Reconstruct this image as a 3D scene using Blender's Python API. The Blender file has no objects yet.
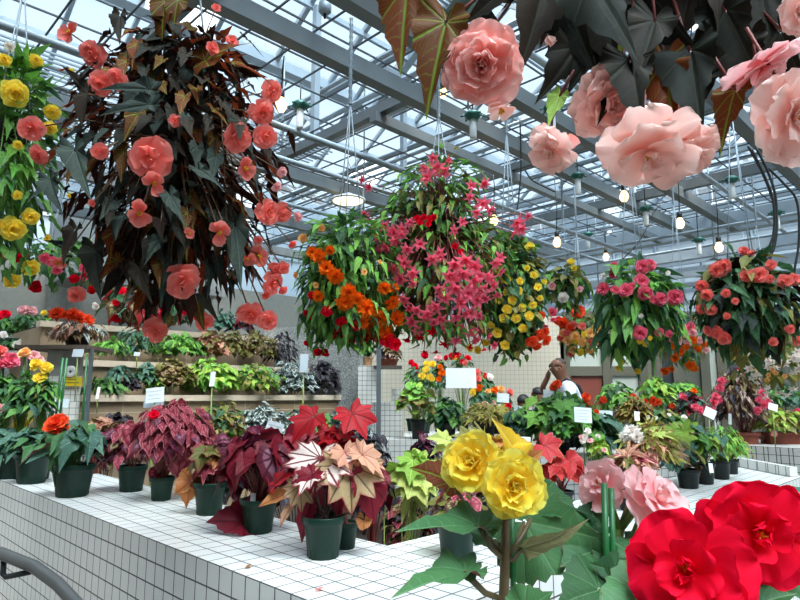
import bpy, math, random
import numpy as np
from mathutils import Vector, Matrix

R = random.Random(11)
S2 = math.sqrt(2)
COL = bpy.context.scene.collection
# ---------------------------------------------------------------- camera
F, H = 610.0, 1.35
PITCH = math.atan(95 / 610)
cam = bpy.data.cameras.new('camera'); camo = bpy.data.objects.new('camera', cam); COL.objects.link(camo)
camo.location = (0, 0, H); camo.rotation_euler = (math.pi / 2 + PITCH, 0, 0)
cam.sensor_width = 36; cam.lens = F / 800 * 36; cam.clip_start = 0.02; cam.clip_end = 200
bpy.context.scene.camera = camo
CP, SP = math.cos(PITCH), math.sin(PITCH)

def ray(px, py):
    a = (px - 400) / F; b = (300 - py) / F
    return Vector((a, CP - SP * b, SP + CP * b))
def at(px, py, Y):
    r = ray(px, py); return Vector((0, 0, H)) + r * (Y / r.y)
def on(px, py, z):
    r = ray(px, py); return Vector((0, 0, H)) + r * ((z - H) / r.z)
def W(u, v, z=0.0):
    return Vector(((u - v) / S2, (u + v) / S2, z))
def rnd(a=1.0): return Vector((R.uniform(-a, a), R.uniform(-a, a), R.uniform(-a, a)))
EYE = Vector((0, 0, H))

def C(r, g=None, b=None):
    if g is None: r, g, b = [int(r[i:i + 2], 16) for i in (0, 2, 4)]
    f = lambda c: (c / 255 / 12.92) if c / 255 <= .04045 else ((c / 255 + .055) / 1.055) ** 2.4
    return (f(r), f(g), f(b), 1)

# ---------------------------------------------------------------- materials
class N:
    def __init__(s, name):
        s.m = bpy.data.materials.new(name); s.m.use_nodes = True
        s.t = s.m.node_tree; s.t.nodes.clear()
        s.out = s.t.nodes.new('ShaderNodeOutputMaterial')
    def n(s, typ, **kw):
        x = s.t.nodes.new('ShaderNode' + typ)
        for k, v in kw.items(): setattr(x, k, v)
        return x
    def l(s, a, b): s.t.links.new(a, b)
    def put(s, inp, v):
        if hasattr(v, 'is_output') or isinstance(v, bpy.types.NodeSocket): s.l(v, inp)
        else: inp.default_value = v
    def math(s, op, a, b=0.0, c=0.0):
        x = s.n('Math', operation=op)
        s.put(x.inputs[0], a); s.put(x.inputs[1], b); s.put(x.inputs[2], c)
        return x.outputs[0]
    def mix(s, f, a, b):
        x = s.n('Mix', data_type='RGBA'); s.put(x.inputs[0], f); s.put(x.inputs[6], a); s.put(x.inputs[7], b)
        return x.outputs[2]
    def ramp(s, v, a, b, lo=0.0, hi=1.0):
        x = s.n('MapRange'); s.put(x.inputs[0], v); x.inputs[1].default_value = a; x.inputs[2].default_value = b
        x.inputs[3].default_value = lo; x.inputs[4].default_value = hi
        return x.outputs[0]
    def bsdf(s, col, rough=.5, metal=0.0, spec=.5):
        x = s.n('BsdfPrincipled'); s.put(x.inputs['Base Color'], col); s.put(x.inputs['Roughness'], rough)
        x.inputs['Metallic'].default_value = metal; x.inputs['Specular IOR Level'].default_value = spec
        return x
    def fin(s, sh): s.l(sh, s.out.inputs[0]); return s.m

def plain(name, col, rough=.5, metal=0.0, noise=.12, scale=25, spec=.5):
    k = N(name); tc = k.n('TexCoord'); nz = k.n('TexNoise'); nz.inputs['Scale'].default_value = scale
    k.l(tc.outputs['Object'], nz.inputs['Vector'])
    d = tuple(c * (1 - noise * 2) for c in col[:3]) + (1,); e = tuple(min(1, c * (1 + noise)) for c in col[:3]) + (1,)
    return k.fin(k.bsdf(k.mix(nz.outputs[0], d, e), rough, metal, spec).outputs[0])

def emit(name, col, st):
    k = N(name); e = k.n('Emission'); e.inputs[0].default_value = col; e.inputs[1].default_value = st
    return k.fin(e.outputs[0])

def leafmat(name, c1, c2, vein=None, vw=.05, K=9, margin=None, ms=.8, band=None, bs=(.3, .75), under=None, tr=.28, rough=.55, spec=.28):
    k = N(name); uv = k.n('UVMap'); sp = k.n('SeparateXYZ'); k.l(uv.outputs[0], sp.inputs[0])
    U, V = sp.outputs[0], sp.outputs[1]
    at_ = k.n('Attribute', attribute_name='rnd'); rn = at_.outputs['Fac']
    tc = k.n('TexCoord'); nz = k.n('TexNoise'); nz.inputs['Scale'].default_value = 60; k.l(tc.outputs['Object'], nz.inputs['Vector'])
    f = k.math('ADD', k.math('MULTIPLY', rn, .8), k.math('MULTIPLY', k.math('SUBTRACT', nz.outputs[0], .5), .6))
    col = k.mix(f, c1, c2)
    vv = k.math('ADD', V, k.math('MULTIPLY', k.math('SUBTRACT', nz.outputs[0], .5), .25))
    d = k.math('MULTIPLY', k.math('PINGPONG', k.math('MULTIPLY', k.math('SUBTRACT', U, .5), float(K)), .5), V)
    if band:
        b = k.math('MULTIPLY', k.ramp(vv, bs[0], bs[0] + .1), k.ramp(vv, bs[1], bs[1] + .1, 1, 0))
        b = k.math('MULTIPLY', b, k.ramp(d, .03, .09))
        col = k.mix(b, col, band)
    if margin:
        col = k.mix(k.ramp(vv, ms, ms + .12), col, margin)
    if vein:
        # side veins: chevrons off the main ribs
        ch = k.math('PINGPONG', k.math('SUBTRACT', k.math('MULTIPLY', V, 7.0), k.math('MULTIPLY', d, 9.0)), .5)
        side = k.math('MULTIPLY', k.ramp(ch, .0, .12, .28, 0), k.ramp(V, .25, .4))
        vf = k.math('MAXIMUM', k.ramp(d, 0.0, vw, 1, 0), side)
        col = k.mix(vf, col, vein)
    if under:
        g = k.n('NewGeometry'); col = k.mix(g.outputs['Backfacing'], col, under)
    p = k.bsdf(col, rough, 0, spec)
    bp = k.n('Bump'); bp.inputs['Strength'].default_value = .35; bp.inputs['Distance'].default_value = .004
    k.l(k.ramp(d, 0, .1), bp.inputs['Height']); k.l(bp.outputs[0], p.inputs['Normal'])
    t = k.n('BsdfTranslucent'); k.l(col, t.inputs[0])
    mx = k.n('MixShader'); mx.inputs[0].default_value = tr; k.l(p.outputs[0], mx.inputs[1]); k.l(t.outputs[0], mx.inputs[2])
    return k.fin(mx.outputs[0])

def petalmat(name, cin, cout, tr=.3, pale=None):
    k = N(name); uv = k.n('UVMap'); sp = k.n('SeparateXYZ'); k.l(uv.outputs[0], sp.inputs[0])
    at_ = k.n('Attribute', attribute_name='rnd'); rn = at_.outputs['Fac']
    nz = k.n('TexNoise'); nz.inputs['Scale'].default_value = 3.0
    cm = k.n('CombineXYZ'); k.l(k.math('MULTIPLY', sp.outputs[0], 6.0), cm.inputs[0]); k.l(sp.outputs[1], cm.inputs[1]); k.l(k.math('MULTIPLY', rn, 9.0), cm.inputs[2])
    k.l(cm.outputs[0], nz.inputs['Vector'])
    f = k.math('ADD', k.ramp(sp.outputs[1], .1, .9), k.math('MULTIPLY', k.math('SUBTRACT', nz.outputs[0], .5), .7))
    f.node.use_clamp = True
    col = k.mix(f, cin, cout)
    if pale: col = k.mix(k.math('MULTIPLY', k.ramp(sp.outputs[1], .8, 1.0), .7), col, pale)
    p = k.bsdf(col, .75, 0, .1); t = k.n('BsdfTranslucent'); k.l(col, t.inputs[0])
    mx = k.n('MixShader'); mx.inputs[0].default_value = tr; k.l(p.outputs[0], mx.inputs[1]); k.l(t.outputs[0], mx.inputs[2])
    return k.fin(mx.outputs[0])

def tilemat(name, pitch, gw, tile, grout, off=(0, 0, 0), rough=.3, var=.06, pz=None):
    k = N(name); tc = k.n('TexCoord')
    sb = k.n('VectorMath', operation='SUBTRACT'); k.l(tc.outputs['Object'], sb.inputs[0]); sb.inputs[1].default_value = off
    sp = k.n('SeparateXYZ'); k.l(sb.outputs[0], sp.inputs[0])
    sn = k.n('SeparateXYZ'); k.l(tc.outputs['Normal'], sn.inputs[0])
    ms = []; cells = []
    for i in range(3):
        p = pz if (i == 2 and pz) else pitch
        q = k.math('DIVIDE', sp.outputs[i], p)
        d = k.math('PINGPONG', q, .5)
        ln = k.math('LESS_THAN', d, gw / p / 2)
        face = k.math('LESS_THAN', k.math('ABSOLUTE', sn.outputs[i]), .8)
        ms.append(k.math('MULTIPLY', ln, face)); cells.append(k.math('FLOOR', k.math('ADD', q, 1e-3)))
    m = k.math('MAXIMUM', k.math('MAXIMUM', ms[0], ms[1]), ms[2])
    cb = k.n('CombineXYZ')
    for i in range(3): k.l(cells[i], cb.inputs[i])
    wn = k.n('TexWhiteNoise', noise_dimensions='3D'); k.l(cb.outputs[0], wn.inputs[0])
    nz = k.n('TexNoise'); nz.inputs['Scale'].default_value = 2.5; k.l(tc.outputs['Object'], nz.inputs['Vector'])
    v = k.math('ADD', k.math('MULTIPLY', wn.outputs[0], .6), k.math('MULTIPLY', nz.outputs[0], .4))
    t2 = tuple(c * (1 - 2 * var) for c in tile[:3]) + (1,)
    col = k.mix(m, k.mix(v, t2, tile), grout)
    p = k.bsdf(col, k.math('ADD', k.math('MULTIPLY', m, .5), rough), 0, .5)
    bp = k.n('Bump'); bp.inputs['Strength'].default_value = .4; bp.inputs['Distance'].default_value = .002
    k.l(k.math('SUBTRACT', 1.0, m), bp.inputs['Height']); k.l(bp.outputs[0], p.inputs['Normal'])
    return k.fin(p.outputs[0])

# ---------------------------------------------------------------- mesh builder
class T:                                   # a reusable shape
    def __init__(s): s.v, s.f, s.uv, s.m = [], [], [], []
class MB:
    def __init__(s): s.v, s.f, s.uv, s.m, s.r, s.n = [], [], [], [], [], 0
    def add(s, t, M=None, loc=(0, 0, 0), r=None, mo=0):
        v = np.array(t.v, float).reshape(-1, 3)
        if M is not None: v = v @ np.array(M).T
        v = v + np.array(loc)
        s.v.append(v); s.uv.append(np.array(t.uv, float).reshape(-1, 2))
        s.r.append(np.full(len(v), R.random() if r is None else r))
        k = s.n; s.f += [tuple(i + k for i in f) for f in t.f]; s.m += [a + mo for a in t.m]
        s.n += len(v); return s
    def tube(s, pts, r0, r1=None, sides=5, m=0, cap=True):
        r1 = r0 if r1 is None else r1; t = T(); n = len(pts); pts = [Vector(p) for p in pts]
        for i, p in enumerate(pts):
            d = (pts[min(i + 1, n - 1)] - pts[max(i - 1, 0)])
            d = d.normalized() if d.length > 1e-9 else Vector((0, 0, 1))
            a = d.cross(Vector((0, 0, 1)) if abs(d.z) < .9 else Vector((1, 0, 0))).normalized(); b = d.cross(a)
            rr = r0 + (r1 - r0) * i / max(1, n - 1)
            for j in range(sides):
                w = 2 * math.pi * j / sides
                t.v.append(tuple(p + (a * math.cos(w) + b * math.sin(w)) * rr)); t.uv.append((j / sides, i / max(1, n - 1)))
        for i in range(n - 1):
            for j in range(sides):
                k = (j + 1) % sides
                t.f.append((i * sides + j, i * sides + k, (i + 1) * sides + k, (i + 1) * sides + j)); t.m.append(m)
        if cap:
            t.f.append(tuple(range(sides))[::-1]); t.m.append(m)
            t.f.append(tuple((n - 1) * sides + j for j in range(sides))); t.m.append(m)
        return s.add(t)
    def box(s, lo, hi, m=0, M=None, loc=(0, 0, 0)):
        t = T(); (a, b, c), (d, e, f) = lo, hi
        t.v = [(a, b, c), (d, b, c), (d, e, c), (a, e, c), (a, b, f), (d, b, f), (d, e, f), (a, e, f)]
        t.f = [(3, 2, 1, 0), (4, 5, 6, 7), (0, 1, 5, 4), (1, 2, 6, 5), (2, 3, 7, 6), (3, 0, 4, 7)]
        t.uv = [(0, 0)] * 8; t.m = [m] * 6
        return s.add(t, M, loc)
    def bar(s, p, q, w, h, m=0):
        p, q = Vector(p), Vector(q); d = (q - p); L = d.length; d.normalize()
        x = d.cross(Vector((0, 0, 1)) if abs(d.z) < .95 else Vector((1, 0, 0))).normalized(); z = x.cross(d)
        return s.box((-w / 2, 0, -h / 2), (w / 2, L, h / 2), m, [[x[i], d[i], z[i]] for i in range(3)], p)
    def lathe(s, prof, n=20, m=0, loc=(0, 0, 0), M=None):
        t = T()
        for i, (r, z) in enumerate(prof):
            for j in range(n):
                w = 2 * math.pi * j / n
                t.v.append((r * math.cos(w), r * math.sin(w), z)); t.uv.append((j / n, i / len(prof)))
        for i in range(len(prof) - 1):
            for j in range(n):
                k = (j + 1) % n
                t.f.append((i * n + j, i * n + k, (i + 1) * n + k, (i + 1) * n + j)); t.m.append(m)
        return s.add(t, M, loc)
    def prism(s, poly, z0, z1, m=0):
        t = T(); n = len(poly)
        for z in (z0, z1):
            for p in poly: t.v.append((p[0], p[1], z)); t.uv.append((0, 0))
        t.f = [tuple(range(n))[::-1], tuple(range(n, 2 * n))] + [(i, (i + 1) % n, n + (i + 1) % n, n + i) for i in range(n)]
        t.m = [m] * len(t.f)
        return s.add(t)
    def mesh(s, name, mats, smooth=True):
        me = bpy.data.meshes.new(name)
        if not s.v: return me
        v = np.concatenate(s.v); uv = np.concatenate(s.uv); r = np.concatenate(s.r)
        me.from_pydata(v.tolist(), [], s.f)
        for mm in mats: me.materials.append(mm)
        me.polygons.foreach_set('material_index', s.m)
        me.polygons.foreach_set('use_smooth', [smooth] * len(s.f))
        li = np.empty(len(me.loops), np.int32); me.loops.foreach_get('vertex_index', li)
        ul = me.uv_layers.new(name='UVMap'); ul.data.foreach_set('uv', uv[li].ravel().astype(np.float32))
        a = me.attributes.new('rnd', 'FLOAT', 'POINT'); a.data.foreach_set('value', r.astype(np.float32))
        me.update(); return me
    def build(s, name, mats, parent=None, smooth=True, label=None):
        if not isinstance(mats, (list, tuple)): mats = [mats]
        if parent is not None and s.v:           # mesh given in world space, parts sit at their thing's origin
            o = np.array(parent.location); s.v = [v - o for v in s.v]
        ob = bpy.data.objects.new(name, s.mesh(name, mats, smooth)); COL.objects.link(ob)
        if parent is not None: ob.parent = parent
        if label: ob['label'] = label
        return ob

def thing(name, loc, label, cat, group=None):
    o = bpy.data.objects.new(name, None); COL.objects.link(o); o.location = loc
    o.empty_display_size = .05; o['label'] = label; o['category'] = cat
    if group: o['group'] = group
    return o
def tag(o, label, cat, group=None):
    o['label'] = label; o['category'] = cat
    if group: o['group'] = group
    return o
def struct(o): o['kind'] = 'structure'; return o
def inst(mesh, name, parent, loc, M=None, s=1.0):
    o = bpy.data.objects.new(name, mesh); COL.objects.link(o)
    if parent is not None: o.parent = parent; loc = Vector(loc) - parent.location
    m = (M.to_4x4() if M is not None else Matrix.Identity(4)) @ Matrix.Scale(s, 4); m.translation = loc
    o.matrix_local = m; return o

def frame_y(y, z):
    y = Vector(y).normalized(); z = Vector(z); z = z - y * z.dot(y)
    z = z.normalized() if z.length > 1e-6 else y.orthogonal().normalized()
    x = y.cross(z)
    return Matrix(((x.x, y.x, z.x), (x.y, y.y, z.y), (x.z, y.z, z.z)))
def frame_z(z, roll=0.0):
    z = Vector(z).normalized(); x = z.orthogonal().normalized(); y = z.cross(x)
    return Matrix(((x.x, y.x, z.x), (x.y, y.y, z.y), (x.z, y.z, z.z))) @ Matrix.Rotation(roll, 3, 'Z')

# ---------------------------------------------------------------- leaves
KEYS = {
 'angel': ([0, 10, 28, 60, 100, 140, 174], [1, .82, .60, .50, .46, .40, .16], .78),
 'heart': ([0, 14, 40, 80, 120, 155, 174], [.9, .72, .60, .55, .52, .42, .14], .92),
 'wing': ([0, 9, 24, 55, 100, 145, 174], [1, .76, .52, .38, .35, .33, .12], .74),
 'narrow': ([0, 8, 25, 60, 120, 174], [1, .8, .45, .22, .13, .06], .85),
 'round': ([0, 40, 90, 140, 165, 175], [.62, .58, .54, .5, .4, .15], .95),
}
def leaf_r(kind, th):
    a = abs(math.degrees(th))
    if kind in KEYS:
        x, y, asym = KEYS[kind]; r = float(np.interp(a, x, y)); return r * (asym if th < 0 and a > 8 else 1)
    if kind == 'palm':                 # deep pointed lobes every 45 degrees
        ph = (a % 45) / 45; ph = min(ph, 1 - ph) * 2
        return (1 - .0030 * a) * (.28 + .72 * (1 - ph) ** 1.6)
    if kind == 'fan':                  # broad rex leaf with many short pointed lobes
        ph = (a % 30) / 30; ph = min(ph, 1 - ph) * 2
        return (1 - .0030 * a) * (.70 + .30 * (1 - ph) ** 1.3) * (1 if a < 168 else .5)
    if kind == 'maple':                # shallow pointed lobes
        ph = (a % 45) / 45; ph = min(ph, 1 - ph) * 2
        return (1 - .0032 * a) * (.66 + .34 * (1 - ph) ** 1.5) * (1 if a < 165 else .5)
_LT = {}
def leaf(kind, var=0, hi=False):
    key = (kind, var % 4, hi)
    if key in _LT: return _LT[key]
    q = random.Random(var % 4 * 7 + len(kind)); lob = kind in ('palm', 'maple', 'fan')
    n = (48 if lob else 40) if hi else (32 if lob else 16)
    if kind == 'fan': n = 46
    rings = (.06, .3, .55, .8, 1) if hi else ((.06, .55, 1) if not lob else (.06, .5, 1))
    curl = q.uniform(.15, .6); fold = q.uniform(.05, .42); tw = q.uniform(-.5, .5); ph = q.uniform(0, 6); t = T()
    lim = math.radians(174)
    for k, g in enumerate(rings):
        for j in range(n + 1):
            th = -lim + 2 * lim * j / n
            r = leaf_r(kind, th) * g
            if k == len(rings) - 1 and not lob: r *= (1 - (.075 if hi else .09) * (j % 2))
            x, y = r * math.sin(th), r * math.cos(th)
            z = -curl * (y * abs(y) * .8 + x * x * .5) + fold * abs(x) + tw * x * y + (.05 if not hi else .06) * g * g * math.sin(th * 5 + ph) * (1 if g > .5 else .3)
            t.v.append((x, y, z)); t.uv.append((th / (2 * math.pi) + .5, g))
    w = n + 1
    for k in range(len(rings) - 1):
        for j in range(n):
            t.f.append((k * w + j, (k + 1) * w + j, (k + 1) * w + j + 1, k * w + j + 1)); t.m.append(0)
    t.f = [f[::-1] for f in t.f]
    _LT[key] = t; return t

# ---------------------------------------------------------------- flowers
def petal(L, Wd, e0, e1, cup, ruf, q, nw=4, nl=4, point=False, notch=0.0):
    """base at the origin, grows along +Y, elevation e0 -> e1 (radians)"""
    t = T(); ph = q.uniform(0, 6)
    ys, zs = [0.0], [0.0]
    for i in range(nl):
        e = e0 + (e1 - e0) * i / max(1, nl - 1)
        ys.append(ys[-1] + L / nl * math.cos(e)); zs.append(zs[-1] + L / nl * math.sin(e))
    for i in range(nl + 1):
        a = i / nl
        if point: w = Wd * (math.sin(math.pi * min(1, a ** .75 * .97 + .03)) + .05)
        else: w = Wd * (.18 + .82 * math.sin(math.pi * .5 * min(1, a * 1.5)) if a < .72 else max(0, 1 - ((a - .5) / .535) ** 3) ** (1 / 3) * 1.03)
        e = e0 + (e1 - e0) * a
        for j in range(nw + 1):
            s = 2 * j / nw - 1
            up = cup * s * s * w + ruf * L * (math.sin(s * 5 + ph) + .6 * math.sin(s * 11 + 2 * ph + a * 3)) * a * a
            sag = -notch * L * (1 - s * s) * (a > .95)
            dy = (-.13 * abs(s) ** 2.5 * L * a ** 6) if not point else 0
            t.v.append((s * w, ys[i] + dy * math.cos(e) - up * math.sin(e) + sag, zs[i] + dy * math.sin(e) + up * math.cos(e)))
            t.uv.append((j / nw, a))
    for i in range(nl):
        for j in range(nw):
            k = i * (nw + 1) + j
            t.f.append((k, k + 1, k + nw + 2, k + nw + 1)); t.m.append(0)
    return t
def rz(a): c, s = math.cos(a), math.sin(a); return [[c, -s, 0], [s, c, 0], [0, 0, 1]]
def flower_mb(kind, seed, hi=False):
    q = random.Random(seed * 31 + len(kind)); b = MB(); rad = math.radians
    def ring(n, L, Wd, e0, e1, cup, ruf, base=0.0, z=0.0, off=0.0, nw=4, nl=4, point=False):
        for i in range(n):
            p = petal(L * q.uniform(.88, 1.1), Wd * q.uniform(.9, 1.1), rad(e0 + q.uniform(-14, 14)), rad(e1 + q.uniform(-20, 20)), cup, ruf, q, nw, nl, point)
            a = off + 2 * math.pi * (i + q.uniform(-.14, .14)) / n
            b.add(p, rz(a), (-math.sin(a) * base, math.cos(a) * base, z + q.uniform(-.02, .02)), q.random())
    if kind == 'rose':
        k = dict(nw=9, nl=7) if hi else dict(nw=5, nl=4)
        ring(7, 1.0, .50, -16, 14, .22, .05, .02, -.10, 0, **k)
        ring(7, .92, .48, 8, 26, .26, .06, .02, -.02, .4, **k)
        ring(6, .76, .42, 28, 44, .32, .07, .02, .05, .1, **k)
        ring(5, .60, .32, 46, 66, .4, .07, .02, .08, .6, **k)
        ring(4, .40, .20, 68, 82, .5, .08, .03, .10, .2, **k)
        if hi: ring(3, .34, .13, 82, 100, .6, .06, .02, .10, .9, **k)
    elif kind == 'ruffle':                   # loose, wide open double
        k = dict(nw=12, nl=9) if hi else dict(nw=5, nl=5)
        ring(5, 1.05, .62, -8, 6, .15, .045, .02, -.1, 0, **k)
        ring(4, .95, .58, 12, 12, .2, .05, .02, -.03, .6, **k)
        ring(4, .62, .38, 38, 30, .35, .09, .02, .02, .2, **k)
        ring(4, .38, .2, 55, 70, .5, .12, .02, .03, .7, **k)
        for i in range(6): b.tube([(0, 0, .05), (q.uniform(-.07, .07), q.uniform(-.07, .07), .2), (q.uniform(-.12, .12), q.uniform(-.12, .12), .27)], .022, .03, 4, 1)
    elif kind == 'open':                     # few broad wavy petals, open irregular centre
        k = dict(nw=12, nl=9) if hi else dict(nw=5, nl=5)
        ring(4, 1.05, .66, -10, 6, .16, .06, .02, -.1, 0, **k)
        ring(3, .98, .60, 10, 6, .2, .07, .02, -.02, .9, **k)
        ring(3, .66, .40, 34, 22, .35, .12, .02, .03, .3, **k)
        ring(3, .42, .20, 52, 80, .6, .16, .03, .03, 1.3, **k)
        for i in range(6): b.tube([(0, 0, .05), (q.uniform(-.07, .07), q.uniform(-.07, .07), .18), (q.uniform(-.12, .12), q.uniform(-.12, .12), .23)], .016, .024, 4, 1)
    elif kind == 'single':
        k = dict(nw=4, nl=4)
        ring(2, 1.0, .50, 8, 18, .3, .04, .02, 0, 0, **k)
        ring(3, .85, .44, 10, 22, .3, .04, .02, .01, 1.2, **k)
    elif kind == 'star':
        k = dict(nw=2, nl=4, point=True)
        ring(6, 1.0, .20, 55, -20, .3, .02, .03, 0, 0, **k)
        ring(4, .75, .14, 65, 30, .3, .02, .03, 0, .5, **k)
    elif kind == 'dahlia':
        k = dict(nw=2, nl=3, point=True)
        for i, (n, L, e) in enumerate([(11, 1, -5), (11, .95, 12), (10, .85, 30), (9, .7, 48), (7, .55, 66), (4, .4, 82)]):
            ring(n, L, .22, e, e + 8, .35, .05, .02, .02 * i, i * .3, **k)
    elif kind == 'small':
        k = dict(nw=2, nl=2)
        ring(5, 1, .55, 0, 15, .3, .04, .02, -.05, 0, **k); ring(5, .75, .45, 25, 40, .3, .05, .02, .05, .5, **k); ring(4, .5, .3, 55, 70, .4, .05, .02, .1, .2, **k)
    elif kind == 'bud':
        k = dict(nw=4, nl=4)
        ring(3, 1.5, .75, 75, 108, .5, .0, .05, 0, 0, **k)
    if kind == 'single':
        for i in range(7):
            b.tube([(0, 0, .02), (q.uniform(-.12, .12), q.uniform(-.12, .12), .22), (q.uniform(-.2, .2), q.uniform(-.2, .2), .3)], .05, .06, 4, 1)
    return b
PM = {}
def pm(c):
    if c not in PM:
        PM[c] = {
         'yellow': lambda: petalmat('petal_yellow', C(255, 212, 36), C(255, 236, 92), .5, C(255, 245, 130)),
         'coral': lambda: petalmat('petal_coral', C(248, 112, 98), C(250, 142, 132), .4, C(252, 160, 152)),
         'peach': lambda: petalmat('petal_peach', C(250, 156, 140), C(252, 186, 178), .34, C(253, 212, 204)),
         'pale': lambda: petalmat('petal_pale', C(248, 192, 178), C(252, 212, 204), .34, C(253, 222, 212)),
         'red': lambda: petalmat('petal_red', C(222, 0, 30), C(240, 10, 52), .3),
         'scarlet': lambda: petalmat('petal_scarlet', C(236, 60, 28), C(248, 98, 54), .3),
         'orange': lambda: petalmat('petal_orange', C(240, 80, 14), C(250, 124, 22), .3),
         'pink': lambda: petalmat('petal_pink', C(246, 84, 120), C(253, 132, 156), .4),
         'rosepink': lambda: petalmat('petal_rosepink', C(232, 60, 96), C(248, 116, 146), .3, C(252, 160, 176)),
         'blush': lambda: petalmat('petal_blush', C(246, 164, 166), C(252, 206, 206), .34),
         'white': lambda: petalmat('petal_white', C(244, 220, 210), C(250, 246, 240), .32),
         'apricot': lambda: petalmat('petal_apricot', C(246, 176, 90), C(252, 206, 140), .32),
        }[c]()
    return PM[c]
STAMEN = plain('stamen_yellow', C(240, 170, 30), .6)
_FM = {}
def fmesh(kind, c, var=0, hi=False):
    key = (kind, c, var % 3, hi)
    if key not in _FM:
        fb = flower_mb(kind, var % 3 + 1, hi); sb = None
        if hi and 1 in fb.m:                     # the stamens of a near flower are a piece of their own
            sb = MB(); vs = np.concatenate(fb.v); n0 = min(min(f) for f, m in zip(fb.f, fb.m) if m == 1); t = T()
            t.v = vs[n0:].tolist(); t.uv = [(0, 0)] * len(t.v); t.f = [tuple(i - n0 for i in f) for f, m in zip(fb.f, fb.m) if m == 1]; t.m = [0] * len(t.f)
            sb.add(t); keep = [(f, m) for f, m in zip(fb.f, fb.m) if m == 0]
            fb.f = [k[0] for k in keep]; fb.m = [k[1] for k in keep]; fb.v = [vs[:n0]]; fb.uv = [np.concatenate(fb.uv)[:n0]]; fb.r = [np.concatenate(fb.r)[:n0]]
        _FM[key] = (fb.mesh('flower', [pm(c), STAMEN]), sb.mesh('stamens', [STAMEN]) if sb else None)
    return _FM[key]
def flower(parent, kind, c, pos, size, face, hi=False, name='flower', label=None):
    me, st = fmesh(kind, c, R.randrange(3), hi)
    o = inst(me, name, parent, pos, frame_z(face, R.uniform(0, 6.28)), size)
    if st: s_ = bpy.data.objects.new('stamens', st); COL.objects.link(s_); s_.parent = o
    if label: o['label'] = label
    return o
# ================================================================ SETTING
M_steel = plain('painted_steel', C(90, 97, 101), .45, .0, .08, 4)
M_galv = plain('galvanised_steel', C(146, 158, 168), .45, .15, .10, 8)
M_dark = plain('dark_metal', C(48, 52, 54), .5, .3)
M_wire = plain('grid_wire', C(56, 62, 66), .5, .2)
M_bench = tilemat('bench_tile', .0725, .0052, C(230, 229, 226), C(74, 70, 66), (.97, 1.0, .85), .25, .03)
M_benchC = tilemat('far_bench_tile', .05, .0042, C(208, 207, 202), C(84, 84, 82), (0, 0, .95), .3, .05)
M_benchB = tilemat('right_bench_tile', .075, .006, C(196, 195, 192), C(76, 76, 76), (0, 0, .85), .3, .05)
M_wallt = tilemat('wall_tile', .066, .006, C(196, 186, 168), C(160, 154, 142), (0, 0, 0), .35, .03)
M_brown = tilemat('terrace_tile', .30, .006, C(160, 136, 108), C(190, 176, 152), (0, 0, .0), .55, .14, pz=.6)
M_ledge = plain('ledge_stone', C(206, 188, 166), .5, 0, .10, 9)
M_soil = plain('soil', C(52, 40, 30), .95, 0, .35, 60)
M_floor = tilemat('floor_tile', .3, .006, C(108, 106, 100), C(72, 70, 66), (0, 0, 0), .5, .06)
def granite():
    k = N('granite'); tc = k.n('TexCoord'); nz = k.n('TexNoise'); nz.inputs['Scale'].default_value = 55; nz.inputs['Detail'].default_value = 6
    k.l(tc.outputs['Object'], nz.inputs['Vector']); vo = k.n('TexVoronoi'); vo.inputs['Scale'].default_value = 70; k.l(tc.outputs['Object'], vo.inputs['Vector'])
    f = k.math('ADD', k.math('MULTIPLY', nz.outputs[0], .7), k.math('MULTIPLY', vo.outputs[0], .4))
    return k.fin(k.bsdf(k.mix(k.ramp(f, .35, .75), C(96, 98, 98), C(182, 182, 178)), .5).outputs[0])
M_granite = granite()
def roofglass():
    k = N('roof_glass'); a = k.n('Attribute', attribute_name='rnd'); rn = a.outputs['Fac']
    tint = k.mix(k.ramp(rn, .84, 1.0), C(112, 130, 146), C(240, 246, 250))
    t = k.n('BsdfTransparent'); k.l(tint, t.inputs[0])
    d = k.n('BsdfTranslucent'); d.inputs[0].default_value = C(176, 188, 198)
    m = k.n('MixShader'); m.inputs[0].default_value = .05; k.l(t.outputs[0], m.inputs[1]); k.l(d.outputs[0], m.inputs[2])
    g = k.n('BsdfGlossy'); g.inputs['Roughness'].default_value = .1
    m2 = k.n('MixShader'); m2.inputs[0].default_value = .06; k.l(m.outputs[0], m2.inputs[1]); k.l(g.outputs[0], m2.inputs[2])
    return k.fin(m2.outputs[0])
M_rglass = roofglass()
def frost(name, col, tr):
    k = N(name); t = k.n('BsdfTranslucent'); t.inputs[0].default_value = col
    p = k.bsdf(col, .15); m = k.n('MixShader'); m.inputs[0].default_value = tr
    k.l(p.outputs[0], m.inputs[1]); k.l(t.outputs[0], m.inputs[2]); return k.fin(m.outputs[0])
M_frost = frost('frosted_glass', C(140, 156, 168), .35)

def uvobj(mb, name, mats, smooth=False):          # mesh given in (u, v, z), turned onto the greenhouse axes
    o = mb.build(name, mats, None, smooth); o.rotation_euler.z = math.pi / 4; return o

b = MB(); b.box((-14, -8, -.1), (14, 20, 0)); struct(b.build('floor', [M_floor], None, False))

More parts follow.
